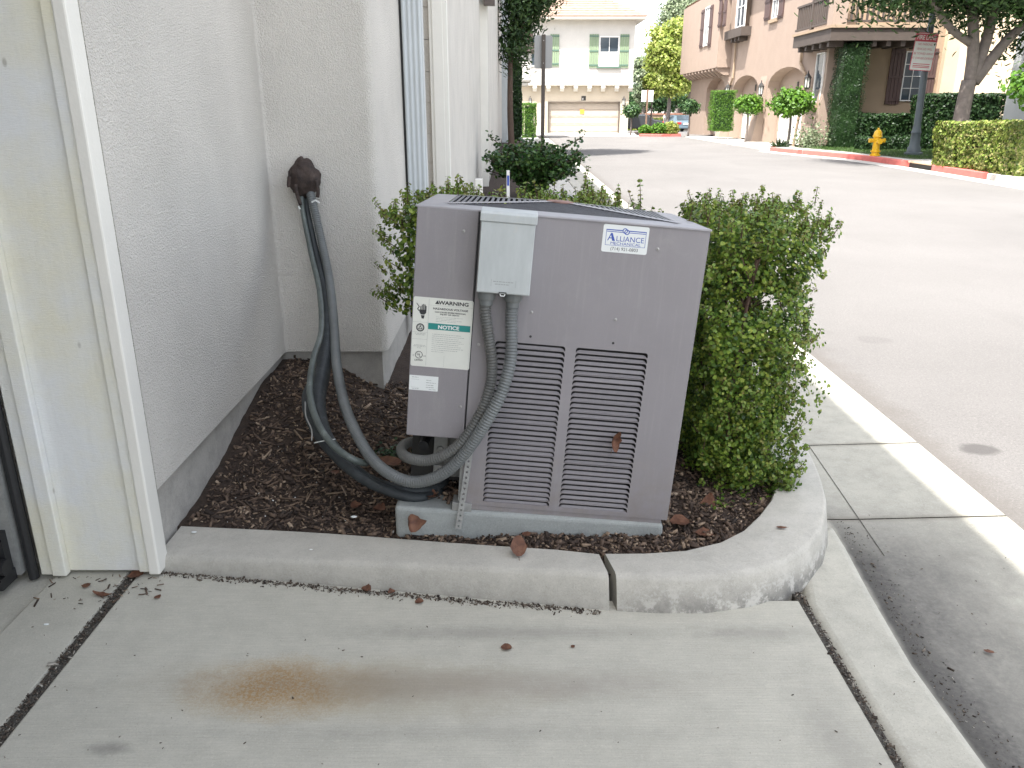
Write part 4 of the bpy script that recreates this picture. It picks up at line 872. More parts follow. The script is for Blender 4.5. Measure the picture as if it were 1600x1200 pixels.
shutter(fh, X(919.5), X(934), wz0 - .08, wz1 + .12, Y0 - .15, m_green_sh, rails=m_green_d); shutter(fh, X(967), X(981), wz0 - .08, wz1 + .12, Y0 - .15, m_green_sh, rails=m_green_d)
window(fh, X(828), X(858), wz0, wz1, Y0 - .15, (2, 2)); shutter(fh, X(859), X(873), wz0 - .0, wz1 + .12, Y0 - .15, m_green_sh, rails=m_green_d); shutter(fh, X(812), X(827), wz0, wz1 + .12, Y0 - .15, m_green_sh, rails=m_green_d)
P2(fh, MB().box(-3.6, Y0 - .75, 6.601, 8.1, 66.6, 6.75), 'eave', m_trim)
P2(fh, MB().box(-3.62, Y0 - .84, 6.60, 8.12, Y0 - .755, 6.74), 'gutter', m_gdoor)
rows = 18; k = MB()
for i in range(rows):
    a, b_ = i / rows, (i + 1) / rows; ym = lambda s: Y0 - .85 + 6.8 * s; zm = lambda s: 6.76 + 3.1 * s; xr = lambda s: 8.15 - 5.4 * s; xl = lambda s: -3.7 + 4.2 * s
    k.add([(xl(a), ym(a), zm(a) + .05), (xr(a), ym(a), zm(a) + .05), (xr(b_), ym(b_), zm(b_)), (xl(b_), ym(b_), zm(b_)), (xl(a), ym(a), zm(a) - .02), (xr(a), ym(a), zm(a) - .02)], [(0, 1, 2, 3), (4, 5, 1, 0)])
    k.add([(xr(a), ym(a), zm(a) + .05), (xr(a), 67.3 - 6.8 * a, zm(a) + .05), (xr(b_), 67.3 - 6.8 * b_, zm(b_)), (xr(b_), ym(b_), zm(b_))], [(0, 1, 2, 3)])
P2(fh, k, 'roof', m_tile); P2(fh, MB().box(X(904), Y0 + 1.6, 7.3, X(913), Y0 + 2.2, 8.6), 'chimney', m_cream_w)
P2(fh, MB().box(X(932), Y0 + 3.6, 6.8, X(974), 60.5, 10.5), 'tower_wall', m_cream_w)
P2(fh, MB().box(X(909, py=150), Y0 + .23, at(0, 157, Y0).z, X(916, py=150), Y0 + .249, at(0, 150, Y0).z), 'number_plaque', m_lamp)
text('8', .2, m_frame, fh, (X(912.5) - 4.2, .22, at(0, 156.5, Y0).z), name='house_number')
P2(fh, MB().box(X(909), Y0 + .38, at(0, 178, Y0).z, X(915.5), Y0 + .40, at(0, 171, Y0).z), 'orange_notice', plain('orange_notice', (.85, .32, .04), .6))
lantern(fh, X(977.5), Y0 + .1, at(0, 164, Y0).z, .8); lantern(fh, X(829), Y0 + .1, at(0, 164, Y0).z, .8)
bx('house_driveway', m_walk, (-4, 47.8, -.1, 8.0, 53.9, -.002), kind='structure')
# ---- right pinkish building: street front X = XF, end wall Y = YE
XF, YE = 11.6, 31.5
rh = thing('stucco_townhouse', 'large pinkish-tan townhouse with arched garages and dark balcony across the street', 'building', (XF, YE, 0))
fY = lambda px, x=XF: FPX * x / (px - 800) * 1.058
def zy(py, Y): return CAM_H + (169 - py) / 1393 * Y
def archwall(y0, y1, zspring, ztop, z1, x, xd):          # wall bay with an arched opening y0..y1
    n = 10; arcp = [((y0 + y1) / 2 - math.cos(math.pi * i / n) * (y1 - y0) / 2, zspring + math.sin(math.pi * i / n) * (ztop - zspring)) for i in range(n + 1)]
    k = MB(); V = []; 
    for (y, z) in arcp: V += [(x, y, z), (x, y, z1), (xd, y, z)]
    k.add(V, [(3 * i, 3 * i + 1, 3 * i + 4, 3 * i + 3) for i in range(n)] + [(3 * i, 3 * i + 3, 3 * i + 5, 3 * i + 2) for i in range(n)])
    k.add([(x, y0, 0), (xd, y0, 0), (xd, y0, zspring), (x, y0, zspring), (x, y1, 0), (xd, y1, 0), (xd, y1, zspring), (x, y1, zspring)], [(0, 3, 2, 1), (4, 5, 6, 7)]); return k
a2, b2_ = fY(1254), fY(1196); a1, b1 = fY(1182), fY(1142); a0_, b0_ = fY(1131), fY(1102)
HT = 7.4; xd = XF + .55
for (a, b_, dt) in ((a2, b2_, 2.05), (a1, b1, 2.1), (a0_, b0_, 2.1)):
    zt_ = zy(105 if a == a2 else 118, (a + b_) / 2); zt_ = min(zt_, 3.15); P2(rh, archwall(a, b_, zt_ - .75, zt_, HT, XF, xd), 'arch_wall', m_pink)
    P2(rh, MB().box(xd, a - .05, dt, xd + .2, b_ + .05, HT - .01).box(xd, a - .05, -.2, xd + .2, a + .18, dt).box(xd, b_ - .18, -.2, xd + .2, b_ + .05, dt), 'recess_wall', m_pink)
    garage_door(rh, a + .18, b_ - .18, .02, dt, xd + .06, m_gdoor_w, ax='x', rows=4, cols=5)
    P2(rh, MB().box(xd - .03, (a + b_) / 2 - .09, dt + .22, xd - .001, (a + b_) / 2 + .09, dt + .52), 'number_plaque', m_lamp)
YB = 55
for (y0, y1) in ((YE, a2), (b2_, a1), (b1, a0_), (b0_, YB)): P2(rh, MB().box(XF, y0 + (.003 if y0 > YE else 0), -.2, XF + .3, y1 - .003, HT), 'street_wall', m_pink)
for (y0, y1) in ((b2_, a1), (b1, a0_)):
    yc = y0 + .02; P2(rh, MB().prism_y([(XF - .5, -.1), (XF - .002, -.1), (XF - .002, 2.9), (XF - .12, 2.2)], y0 + .15, min(y1 - .1, y0 + 1.1)), 'buttress', m_pink)
P2(rh, MB().prism_y([(XF - .28, -.1), (XF - .002, -.1), (XF - .002, 2.3)], YE - .003, YE + .5), 'buttress', m_pink)
P2(rh, MB().box(XF + .301, YE, -.2, 16.2, YE + .3, HT), 'end_wall', m_tan)
P2(rh, MB().box(16.0, YE + .301, -.2, 16.2, YB, HT), 'back_wall', m_tan)
P2(rh, MB().box(15.75, YE - .25, -.1, 16.25, YE - .002, 5.2), 'lit_wall_strip', m_cream2)  # pale strip painted as the sunlit end of the tan wall
P2(rh, MB().box(XF - .5, YE - .6, HT, 16.8, YB + .5, HT + .15).prism_y([(XF - .6, HT + .16), (16.9, HT + .16), (13.9, HT + 1.4)], YE - .7, YB + .6), 'roof', m_tile)
# projecting upper bay at the far end, corbels below, flared lit side
yb = fY(1136); zb_ = zy(106, yb); P2(rh, MB().box(XF - .72, yb, zb_, XF - .002, YB + .3, HT - .01), 'upper_bay', m_pink)
P2(rh, MB().prism_y([(XF - .75, zb_ + .02), (XF - .722, 6.2), (XF - .722, zb_ + .02)], yb, yb + .3), 'flared_edge', m_pink)
for i in range(11): P2(rh, MB().prism_y([(XF - .70, zb_ - .001), (XF - .70, zb_ - .12), (XF - .3, zb_ - .38), (XF - .002, zb_ - .38), (XF - .002, zb_ - .001)], yb + .1 + i * .85, yb + .4 + i * .85), 'corbel', m_pink)
xb_ = XF - .72
def fz(py, px, x): Y_ = fY(px, x); return zy(py, Y_)
for (pa, pb, pya, pyb) in ((1092.5, 1099, 75, 18),): window(rh, fY(pb, xb_), fY(pa, xb_), fz(pya, pa, xb_), fz(pyb, pa, xb_), xb_, (2, 1), ax='x')
for (pa, pb, pya, pyb) in ((1087, 1091.5, 78, 22), (1099.5, 1103.5, 76, 15), (1113, 1117, 47, 4), (1120, 1124, 46, 2)): shutter(rh, fY(pb, xb_), fY(pa, xb_), fz(pya, pa, xb_), fz(pyb, pa, xb_), xb_, m_brown_sh, ax='x')
# windows of the street front
window(rh, fY(1201.5), fY(1193.5), fz(33, 1197, XF), fz(-20, 1197, XF), XF, (2, 2), ax='x'); shutter(rh, fY(1209.5), fY(1202.5), fz(33, 1205, XF), fz(-20, 1205, XF), XF, m_brown_sh, ax='x'); shutter(rh, fY(1190), fY(1182), fz(36, 1186, XF), fz(-18, 1186, XF), XF, m_brown_sh, ax='x')
P2(rh, MB().box(XF - .1, fY(1202), fz(39, 1197, XF), XF - .001, fY(1190), fz(34, 1197, XF)), 'window_sill', m_tan)
P2(rh, MB().box(XF - .32, fY(1158), fz(48, 1150, XF), XF - .002, fY(1139), HT - .02), 'window_bay', m_pink)
window(rh, fY(1152, XF - .32), fY(1139.5, XF - .32), fz(47, 1146, XF - .32), fz(-15, 1146, XF - .32), XF - .32, (2, 2), ax='x')
P2(rh, MB().box(XF - .5, fY(1163), fz(62, 1150, XF), XF - .001, fY(1137), fz(49, 1150, XF)), 'window_box', m_brown_w)
for i in range(3): P2(rh, MB().box(XF - .42, fY(1160) + .2 + i * .7, fz(68, 1150, XF), XF - .001, fY(1160) + .4 + i * .7, fz(62.5, 1150, XF)), 'bracket', m_brown_w)
window(rh, fY(1281), fY(1269), fz(160, 1275, XF), fz(84, 1275, XF), XF, (1, 1), ax='x'); P2(rh, MB().box(XF - .22, fY(1281), fz(168, 1275, XF), XF - .001, fY(1262), fz(161, 1275, XF)), 'window_sill', m_tan)
k = MB(); yq = fY(1144); k.tube([(XF - .1, yq, fz(68, 1144, XF)), (XF - .1, yq, 3.0), (XF - .1, yq + .7, 2.5), (XF - .1, yq + .9, .0)], .055, 8); P2(rh, k, 'downspout', m_tan)
k = MB(); yq = fY(1246); k.tube([(XF - .08, yq, 3.9), (XF - .08, yq, 3.2), (XF - .08, yq - .7, 2.75), (XF - .08, yq - .75, 2.2), (XF - .08, yq - .2, 0)], .055, 8); P2(rh, k, 'downspout', m_tan)
for px, py in ((1257, 140), (1186, 150), (1134.5, 150)): lantern(rh, XF - .2, fY(px, XF - .2), fz(py, px, XF) + .05, .95)
# balcony wrapping the corner
bz0, bz1 = 3.72, 4.12; bx0, by0, bx1, by1 = 11.0, 29.9, 14.4, 33.8
P2(rh, MB().prism([(bx0, by0), (bx1, by0), (bx1, YE - .002), (XF - .002, YE - .002), (XF - .002, by1), (bx0, by1)], bz0, bz1), 'balcony_floor', m_brown_w)
P2(rh, MB().prism([(bx0 - .06, by0 - .06), (bx1 + .05, by0 - .06), (bx1 + .05, YE - .003), (XF - .003, YE - .003), (XF - .003, by1 + .05), (bx0 - .06, by1 + .05)], bz1 + .001, bz1 + .09), 'balcony_trim', m_tan)
for i in range(5): P2(rh, MB().box(bx0 + .08, by0 + .3 + i * .75, bz0 - .18, XF - .002, by0 + .48 + i * .75, bz0 - .001), 'joist', m_brown_w)
for i in range(5): P2(rh, MB().box(bx0 + 1.5 + i * .5, by0 + .08, bz0 - .18, bx0 + 1.66 + i * .5, YE - .002, bz0 - .001), 'joist', m_brown_w)
for z in (bz1 + .18, bz1 + 1.0):
    P2(rh, MB().box(bx0 + .02, by0 + .55, z, bx0 + .1, by1, z + .07), 'rail', m_brown_w); P2(rh, MB().box(bx0 + .55, by0 + .02, z, bx1, by0 + .1, z + .07), 'rail', m_brown_w)
for i in range(34):
    if i < 18: y = by0 + .62 + i * .182; q = (bx0 + .035, y, bz1 + .24, bx0 + .08, y + .07, bz1 + 1.0)
    else: x = bx0 + .62 + (i - 18) * .182; q = (x, by0 + .035, bz1 + .24, x + .07, by0 + .08, bz1 + 1.0)
    P2(rh, MB().box(*q), 'baluster', m_brown_w)
P2(rh, MB().box(bx0, by0, bz1 + .09, bx0 + .5, by0 + .5, 7.38), 'corner_pier', m_pink)
for y in (by0 + 2.1,): P2(rh, MB().box(bx0, y, bz1 + .09, bx0 + .12, y + .12, bz1 + 1.2), 'newel_post', m_brown_w)
# end wall window and shutter
ye = YE; Xe = lambda px: at(px, 120, ye).x
window(rh, Xe(1410), Xe(1440), at(0, 158, ye).z, at(0, 80, ye).z, ye, (2, 4)); shutter(rh, Xe(1387), Xe(1409), at(0, 163, ye).z, at(0, 76, ye).z, ye, m_brown_sh); shutter(rh, Xe(1441), Xe(1460), at(0, 163, ye).z, at(0, 76, ye).z, ye, m_brown_sh)
# ---- cream building beyond and white building at the right edge
cb = thing('cream_townhouse', 'sunlit yellow-cream townhouse wall behind the curbside tree on the right', 'building', (20, 38, 0))
P2(cb, MB().box(16.4, 38, -.5, 23.6, 50, 8), 'wall', m_cream2); P2(cb, MB().box(15.9, 37.4, 8, 24.2, 50.5, 8.2), 'eave', m_trim); P2(cb, MB().box(23.1, 37.86, -.5, 23.62, 37.998, 8), 'corner_pilaster', m_cream_w)
wb = thing('white_townhouse', 'pale grey-white townhouse corner cut off by the right edge of the view', 'building', (15.7, 26, 0))
P2(wb, MB().box(15.72, 12, -.5, 22, 26.9, 7.5), 'wall', stucco('stucco_white', (.52, .53, .52), bump=.002, sc_=60)); P2(wb, MB().box(15.2, 11.5, 7.5, 22.5, 26.6, 7.65), 'eave', m_trim); P2(wb, MB().box(15.69, 12, -.4, 15.718, 26.92, .35), 'base_band', m_tan)
# ---- house on the left beyond the row
lh = thing('bay_townhouse', 'shaded townhouse with brown eave and curved bay beyond the left row', 'building', (.4, 44, 0))
P2(lh, MB().box(-7, 44, -.5, .52, 47, 6.8), 'wall', m_cream_w); P2(lh, MB().box(.0, 43.4, at(0, 128, 43.4).z, 1.0, 45.5, at(0, 82, 43.4).z).box(.2, 43.5, at(0, 134, 43.4).z, .85, 45.4, at(0, 128.2, 43.4).z), 'bay', m_cream_w, bevel=.12)
P2(lh, MB().box(-.2, 43.2, at(0, 80, 43.2).z, 1.15, 45.6, at(0, 66, 43.2).z), 'balcony_floor', m_brown_w); P2(lh, MB().box(-.1, 43.3, at(0, 64, 43.2).z, 1.05, 45.4, at(0, 50, 43.2).z), 'balcony_wall', m_brown_sh)
P2(lh, MB().box(-7.4, 42.9, 6.8, .9, 47.4, 7.0), 'eave', m_brown_w)
# ---- street edge on the right: kerb (red), inlet, apron, lawn, walk
m_red = plain('kerb_red_paint', (.50, .13, .11), .8, .2, 6); m_kerb_r = concrete('concrete_kerb_right', (.5, .46, .42), grime=.2)
m_kerb_y = plain('kerb_faded', (.42, .30, .20), .85, .2, 8)
edge = [(9.5, 46), (9.52, 38), (9.55, 33), (9.62, 30.6), (9.9, 28.9), (10.25, 27.3), (10.55, 25.8), (10.7, 23.8), (10.66, 21), (10.56, 18.6), (10.48, 16.5), (10.45, 12), (10.45, -6)]
def ribbon(name, pts, w0, w1, z0, z1, m, bev=.03, kind='structure'):
    V = []; n = len(pts)
    for i, (x, y) in enumerate(pts):
        a = Vector(pts[max(i - 1, 0)]); b = Vector(pts[min(i + 1, n - 1)]); t_ = (b - a).normalized(); nn = Vector((-t_.y, t_.x)) * 1.0
        if nn.x < 0: nn = -nn
        p = Vector((x, y)); V += [(*(p + nn * w0), z0), (*(p + nn * w0), z1 - .02), (*(p + nn * (w0 + .02)), z1), (*(p + nn * w1), z1), (*(p + nn * w1), z0)]
    F = [(i * 5 + j, i * 5 + (j + 1), (i + 1) * 5 + (j + 1), (i + 1) * 5 + j) for i in range(n - 1) for j in range(4)] + [(0, 1, 2, 3, 4), tuple(range((n - 1) * 5, n * 5))[::-1]]
    b = MB(); b.add(V, F); return b.build(name, m, kind=kind)
E2 = catmull([(x, y, 0) for x, y in edge], .15); E2 = [(p.x, p.y) for p in E2]
seg = lambda lo, hi: [p for p in E2 if lo <= p[1] <= hi]
ribbon('kerb', seg(28.75, 31.0), 0, .17, -.1, .14, m_red); ribbon('kerb', seg(22.45, 28.55), 0, .17, -.1, .15, m_red); ribbon('kerb', seg(18.3, 21.0), 0, .17, -.1, .15, m_red)
ribbon('storm_drain', seg(20.98, 22.47), .06, .35, .11, .155, m_kerb_y); ribbon('drain_mouth', seg(20.98, 22.47), .10, .16, -.1, .108, m_black); ribbon('kerb', seg(-6, 18.25), 0, .17, -.1, .14, m_kerb_r)
ribbon('gutter', seg(-6, 31.0), -.42, -.01, -.05, .002, m_walk)
ribbon('sidewalk', seg(-6, 31), .172, 1.1, -.1, .142, m_walk)
bx('driveway_apron', m_walk, (9.55, 31.2, -.1, 11.59, 46, .03), kind='structure')
m_lawn = plain('lawn_soil', (.05, .07, .025), .95, .3, 6); MB().prism([(11.3, 23.3), (16, 23.3), (16, 31.4), (11.58, 31.4), (10.3, 30.9), (11.0, 27.5)], -.1, .15).build('lawn', m_lawn, kind='structure')
n = 16000; Xg = rng.uniform(10.9, 15.9, n); Yg = rng.uniform(23.3, 31.2, n); k = (Xg > np.interp(Yg, [23, 27.5, 31], [11.5, 11.1, 10.4])); Xg, Yg = Xg[k], Yg[k]
m_grass = leafmat('grass_blade', [(.03, .07, .015), (.06, .12, .025), (.10, .17, .04)], .2)
d_ = rng.normal(size=(len(Xg), 3)) * .35 + (0, 0, 1)
tag(cloud('lawn_grass', np.stack([Xg, Yg, np.full(len(Xg), .17)], -1), rng.normal(size=(len(Xg), 3)), .09, BLADE, m_grass, dirs=d_), 'short shaded green lawn around the yellow hydrant', 'grass')
# ---- foliage for the distance
m_hl = leafmat('hedge_leaf_sunny', [(.07, .11, .02), (.17, .24, .04), (.29, .35, .07), (.40, .34, .16)], .25); m_hd = leafmat('hedge_leaf_dark_shaded', [(.009, .026, .009), (.02, .05, .014), (.04, .085, .022)], .2)  # the dark leaf's greens are lowered to carry the balcony's shade
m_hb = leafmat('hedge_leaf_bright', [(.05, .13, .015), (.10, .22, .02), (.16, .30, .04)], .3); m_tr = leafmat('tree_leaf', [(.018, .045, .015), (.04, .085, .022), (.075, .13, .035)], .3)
m_yl = leafmat('tree_leaf_yellow far', [(.14, .20, .04), (.28, .36, .06), (.45, .50, .12), (.55, .55, .2)], .5); m_pd = leafmat('tree_leaf_dark far', [(.02, .06, .02), (.05, .11, .035), (.09, .16, .05)], .25)
m_pl = leafmat('tree_leaf_pale far', [(.12, .17, .09), (.22, .27, .15), (.30, .33, .22)], .3); m_bark = plain('bark_grey', (.15, .125, .11), .9, .25, 9, .01, 20); m_bark_d = plain('bark_brown', (.09, .06, .045), .9, .25, 9)
def box_hedge(name, label, lo, hi, n, size, m, group=None, cat='hedge', round_=.06, tmpl=LEAF):
    c0 = ((lo[0] + hi[0]) / 2, (lo[1] + hi[1]) / 2, lo[2]); T_ = thing(name, label, cat, c0, group=group); lo_, hi_ = np.array(lo), np.array(hi)
    P = rng.uniform(-1, 1, (n, 3)); ax = rng.integers(0, 3, n); sgn = np.where(rng.random(n) < .5, -1, 1); wts = (hi_ - lo_)
    for i in range(3): s_ = ax == i; P[s_, i] = sgn[s_] * (1 - np.abs(rng.normal(0, .10, s_.sum())) * min(1, .35 / (wts[i] / 2)))
    k = P[:, 2] > -1.01; P = P[k]; Q = (lo_ + hi_) / 2 + P * wts / 2; Nn = P ** 7 + rng.normal(size=P.shape) * .55
    for i in range(len(Q)): Q[i] += unit(P[i]) * round_ * (mn.noise(Vector(Q[i]) * 1.6) * 1.6 + mn.noise(Vector(Q[i]) * 5))
    cloud('foliage', Q - np.array(c0), Nn, rng.uniform(.7, 1.3, len(Q)) * size, tmpl, m, T_)
    e = .12 * min(1, min(wts) / .6); MB().box(lo[0] + e - c0[0], lo[1] + e - c0[1], .02, hi[0] - e - c0[0], hi[1] - e - c0[1], hi[2] - lo[2] - e).build('dark_core', m_hd, T_, kind='stuff'); return T_  # solid dark box added as the shade inside the leaves
def tree(name, label, base, limbs, crowns, nleaf, size, m, mb=None, tmpl=LEAF, group=None, droop=0, cl=None, rc=.35, shell=.6):
    T_ = thing(name, label, 'tree', base, group=group); k = MB()
    for pts, r0, r1 in limbs:
        P = catmull([Vector(p) for p in pts], .25); k.tube(P, [r0 + (r1 - r0) * i / (len(P) - 1) for i in range(len(P))], 9)
    k.build('trunk', mb or m_bark, T_, smooth='all'); PP, NN = [], []; tot = sum(c[1][0] * c[1][1] * c[1][2] for c in crowns)
    for c, r in crowns:
        nc = max(4, int((cl or 60) * r[0] * r[1] * r[2] / tot)); d_ = unit(rng.normal(size=(nc, 3))); rad = shell + (1 - shell) * rng.random((nc, 1)); C_ = np.array(c) + d_ * rad * np.array(r)
        per = max(3, int(nleaf * r[0] * r[1] * r[2] / tot / nc))
        for cc, dd in zip(C_, d_):
            q = rng.normal(size=(per, 3)) * rc * (1, 1, .7); q[:, 2] -= droop * np.abs(rng.normal(size=per)); PP.append(cc + q); NN.append(q / rc * .5 + dd * .3 + rng.normal(size=(per, 3)) * .5 + (0, 0, .5))
    PP = np.concatenate(PP); NN = np.concatenate(NN); cloud('crown', PP, NN, rng.uniform(.7, 1.3, len(PP)) * size, tmpl, m, T_)
    return T_
# hedges right
box_hedge('clipped_hedge', 'low sunlit clipped hedge at the right kerb in yellow-green leaves', (10.66, 17.3, .14), (15.4, 21.1, 1.2), 34000, .075, m_hl)
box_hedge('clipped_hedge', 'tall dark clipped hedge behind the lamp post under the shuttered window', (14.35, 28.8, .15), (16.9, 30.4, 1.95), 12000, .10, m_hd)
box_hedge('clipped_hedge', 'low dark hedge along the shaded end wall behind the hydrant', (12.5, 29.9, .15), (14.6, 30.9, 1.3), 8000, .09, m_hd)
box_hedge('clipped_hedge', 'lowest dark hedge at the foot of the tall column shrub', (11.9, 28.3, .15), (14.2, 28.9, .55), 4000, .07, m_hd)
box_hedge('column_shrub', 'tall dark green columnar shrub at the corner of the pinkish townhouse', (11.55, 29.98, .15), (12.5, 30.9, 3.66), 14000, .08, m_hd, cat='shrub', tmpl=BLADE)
box_hedge('column_shrub', 'bright green column shrub wider at its top near the farthest garage', (9.95, 41.6, .45), (11.05, 42.6, 2.32), 9000, .09, m_hb, cat='shrub', tmpl=BLADE)
p_ = thing('flower_bush', 'pale yellow-green straggly bush beside the flared wall corner', 'bush', (11.0, 30.7, .1)); q = rng.normal(size=(900, 3)) * (.32, .3, .25) + (0, 0, .3); cloud('foliage', q, q + rng.normal(size=q.shape), .09, LEAF, m_pl, p_)
p_ = thing('spiky_plant', 'small spiky plant beside the second lollipop tree', 'plant', (9.95, 30.9, .05)); dd = unit(rng.normal(size=(90, 3)) * (1, 1, .4) + (0, 0, .8)); cloud('blades', dd * .2, np.cross(dd, rng.normal(size=dd.shape)), .5, BLADE, m_hd, p_, dirs=dd)
# lollipop trees
def lolly(label, px, py, Y, pw, ptop, pbot, n, sz, m, sc_=1):
    b = at(px, py, Y); b.z = .03; top, bot = at(px, ptop, Y).z, at(px, pbot, Y).z; r = pw / FPX * Y / 1.058 / 2; cz = (top + bot) / 2 - b.z; rz_ = (top - bot) / 2
    return tree('lollipop_tree', label, b, [([(0, 0, -.1), (.03, 0, cz * .5), (-.02, 0, cz - rz_ * .2)], .06 * sc_, .04 * sc_), ([(0, 0, cz - rz_ * .9), (r * .5, .05, cz)], .03, .015), ([(0, 0, cz - rz_ * .8), (-r * .5, -.05, cz)], .03, .015)],
                [((0, 0, cz), (r * .82, r * .82, rz_ * .8))], n, sz, m, cl=75, rc=r * .2, group='small round-headed trees at the garages')
lolly('small round-headed tree in front of the nearest arched garage', 1230, 228, 31.6, 66, 138, 182, 3400, .12, m_hb)
lolly('small round-headed tree in front of the middle arched garage', 1165, 216, 38.5, 44, 149, 178, 2600, .12, m_hb)
lolly('small round-headed tree left of the bright column shrub', 1075, 208, 46.5, 32, 155, 178, 2000, .12, m_pd)
lolly('small round-headed tree beside the beige garage door of the far house', 985, 210, 49.5, 28, 162, 185, 1800, .12, m_pd)
# curbside tree with three stems on the right
B_ = Vector((11.9, 22.2, .14)); tree('curbside_tree', 'tall multi-stemmed street tree with drooping leaves behind the sunlit hedge', B_,
    [([(0, 0, -.2), (-.02, 0, 1.2), (.02, 0, 2.2)], .22, .18), ([(.05, 0, 1.9), (-.05, 0, 3.0), (-.35, .1, 4.5), (-.5, .1, 6)], .16, .08), ([(.1, 0, 2.0), (.35, .1, 3.2), (.45, .2, 4.6), (.5, .2, 6.4)], .15, .08),
     ([(.15, 0, 2.0), (.8, 0, 3.0), (1.6, .1, 3.8), (2.4, .1, 5.2)], .15, .07), ([(-.05, 0, 2.9), (-.7, 0, 3.3), (-1.6, -.2, 4.1), (-2.6, -.2, 5)], .1, .05)],
    [((-2.1, 0, 5.1), (1.7, 1.6, 1.0)), ((-.3, .3, 4.75), (1.0, 1.2, .8)), ((0, .2, 5.3), (2.6, 2.2, 1.5)), ((1.9, .2, 4.1), (1.7, 1.5, 1.2)), ((.2, .5, 7), (3.2, 2.6, 1.8)), ((-3.0, .2, 5.2), (1.2, 1.2, .7))], 62000, .18, m_tr, tmpl=LONG, droop=.3, cl=330, rc=.38)
br = at(1600, 140, 17); tree('kerbside_bush_tree', 'leafy green branch of a bush tree reaching in at the right edge', (10.85, 17.0, 1.1),
    [([(0, 0, -1), (0, 0, .2), (-.1, 0, .9)], .07, .04), ([(0, 0, .2), (-.3, 0, .75)], .03, .012)], [((-.05, 0, .85), (.62, .6, .5)), ((-.62, 0, .9), (.25, .25, .16))], 2600, .11, m_hb, cl=60, rc=.13)
# tree at the left kerb, casting the shade on the street
tree('kerb_tree', 'dark-leaved tree standing past the left row with its crown over the sign', (.0, 27.0, .1),
    [([(0, 0, -.1), (-.06, 0, 1.6), (.0, 0, 3.4), (.3, 0, 5)], .11, .06), ([(.0, 0, 3.2), (.6, 0, 4.4), (1.0, 0, 5.2)], .07, .03)],
    [((.7, .4, 5.5), (.9, 1.6, 1.2)), ((.25, 0, 4.4), (.38, .7, 1.3)), ((.1, 0, 3.4), (.3, .5, .8)), ((1.3, 1, 6.7), (1.4, 1.8, 1.2))], 34000, .17, m_tr, mb=m_bark_d, tmpl=LONG, droop=.25, cl=170, rc=.26)
box_hedge('column_shrub', 'narrow dark ivy-like column against the end of the left row', (-.02, 38, .1), (.42, 39, 3.4), 6000, .10, m_hd, cat='shrub')
box_hedge('column_shrub', 'short bright green column shrub left of the sign post', (.52, 41.5, .1), (1.2, 42.5, 1.72), 5000, .10, m_hb, cat='shrub', tmpl=BLADE)
# big dark shrub by the sign and its arching twigs
S0 = Vector((.35, 13.4, .1)); T_ = thing('laurel_shrub', 'broad dark glossy shrub with arching shoots growing behind the hedge', 'shrub', S0); k = MB(); PP, NN = [], []
for i in range(210):
    a = random.uniform(0, 2 * math.pi); r = random.uniform(.1, .78) ** .8; h = random.uniform(.55, 1.0) * (1 - .3 * r); tip = Vector((math.cos(a) * r, math.sin(a) * r * .8, h))
    if i == 0: tip = Vector((.83, 0, 1.0))
    if i == 1: tip = Vector((-.72, 0, .98))
    if i == 2: tip = Vector((.86, -.1, .66))
    pts = catmull([(0, 0, -.05), (tip.x * .35, tip.y * .35, tip.z * .6), tip], .05); k.tube(pts, .006, 4, caps=False)
    for p in pts[4:]:
        for q in range(5): PP.append(Vector(p) + Vector(rng.normal(size=3)) * .04); NN.append(Vector(rng.normal(size=3)) * .6 + Vector((0, -.2, .8)))
k.build('branches', m_twig, T_, kind='stuff'); m_lau = leafmat('laurel_leaf', [(.018, .05, .016), (.035, .085, .022), (.06, .13, .03), (.11, .18, .045)], .2, .3)
cloud('foliage', np.array([tuple(p) for p in PP]), np.array([tuple(p) for p in NN]), .07, LEAF, m_lau, T_)
# far trees at the end of the street
G_ = 'trees beyond the end of the street'
def far_tree(label, px, Y, ptop, pbot, pw, n, sz, m, z0=-.6, tr=.2):
    c = at(px, (ptop + pbot) / 2, Y); rz_ = (at(0, ptop, Y).z - at(0, pbot, Y).z) / 2; rx = pw / FPX * Y / 1.058 / 2; h = c.z - z0
    return tree('background_tree', label, (c.x, Y, z0), [([(0, 0, 0), (.1, 0, h * .5), (0, 0, h + rz_ * .3)], tr, tr * .4)], [((0, 0, h), (rx * .8, rx * .7, rz_ * .85)), ((rx * .35, 0, h - rz_ * .35), (rx * .5, rx * .5, rz_ * .5)), ((-rx * .35, 0, h + rz_ * .3), (rx * .45, rx * .5, rz_ * .45))], int(n * 2.2), sz * .72, m, cl=240, rc=rx * .13, group=G_, shell=.2)
far_tree('tall airy yellow-green tree rising at the street end', 1048, 75, 20, 165, 88, 9500, .34, m_yl); far_tree('second yellow-green tree touching the pinkish townhouse corner', 1080, 84, 5, 160, 74, 7200, .36, m_yl)
far_tree('faint pale tree top high behind the yellow-green trees', 1066, 110, -20, 90, 90, 4600, .45, m_pl); far_tree('dark green pine-like tree low between the brighter trees', 1062, 96, 112, 172, 74, 6000, .42, m_pd)
far_tree('slim yellow-brown tree just right of the far house', 1006, 82, 76, 175, 44, 4600, .36, m_pl); far_tree('slender young tree with thin trunk beside the sign post', 1018, 60, 108, 158, 32, 1800, .26, m_yl, tr=.09)
far_tree('tall tree filling the gap behind the townhouse end', 1098, 100, 60, 200, 60, 5000, .45, m_pd); far_tree('dark tree behind the far house edge', 995, 95, 130, 190, 36, 3000, .4, m_pd)
far_tree('broad green tree behind the right pinkish roof', 1040, 120, 120, 175, 120, 4500, .6, m_pd)
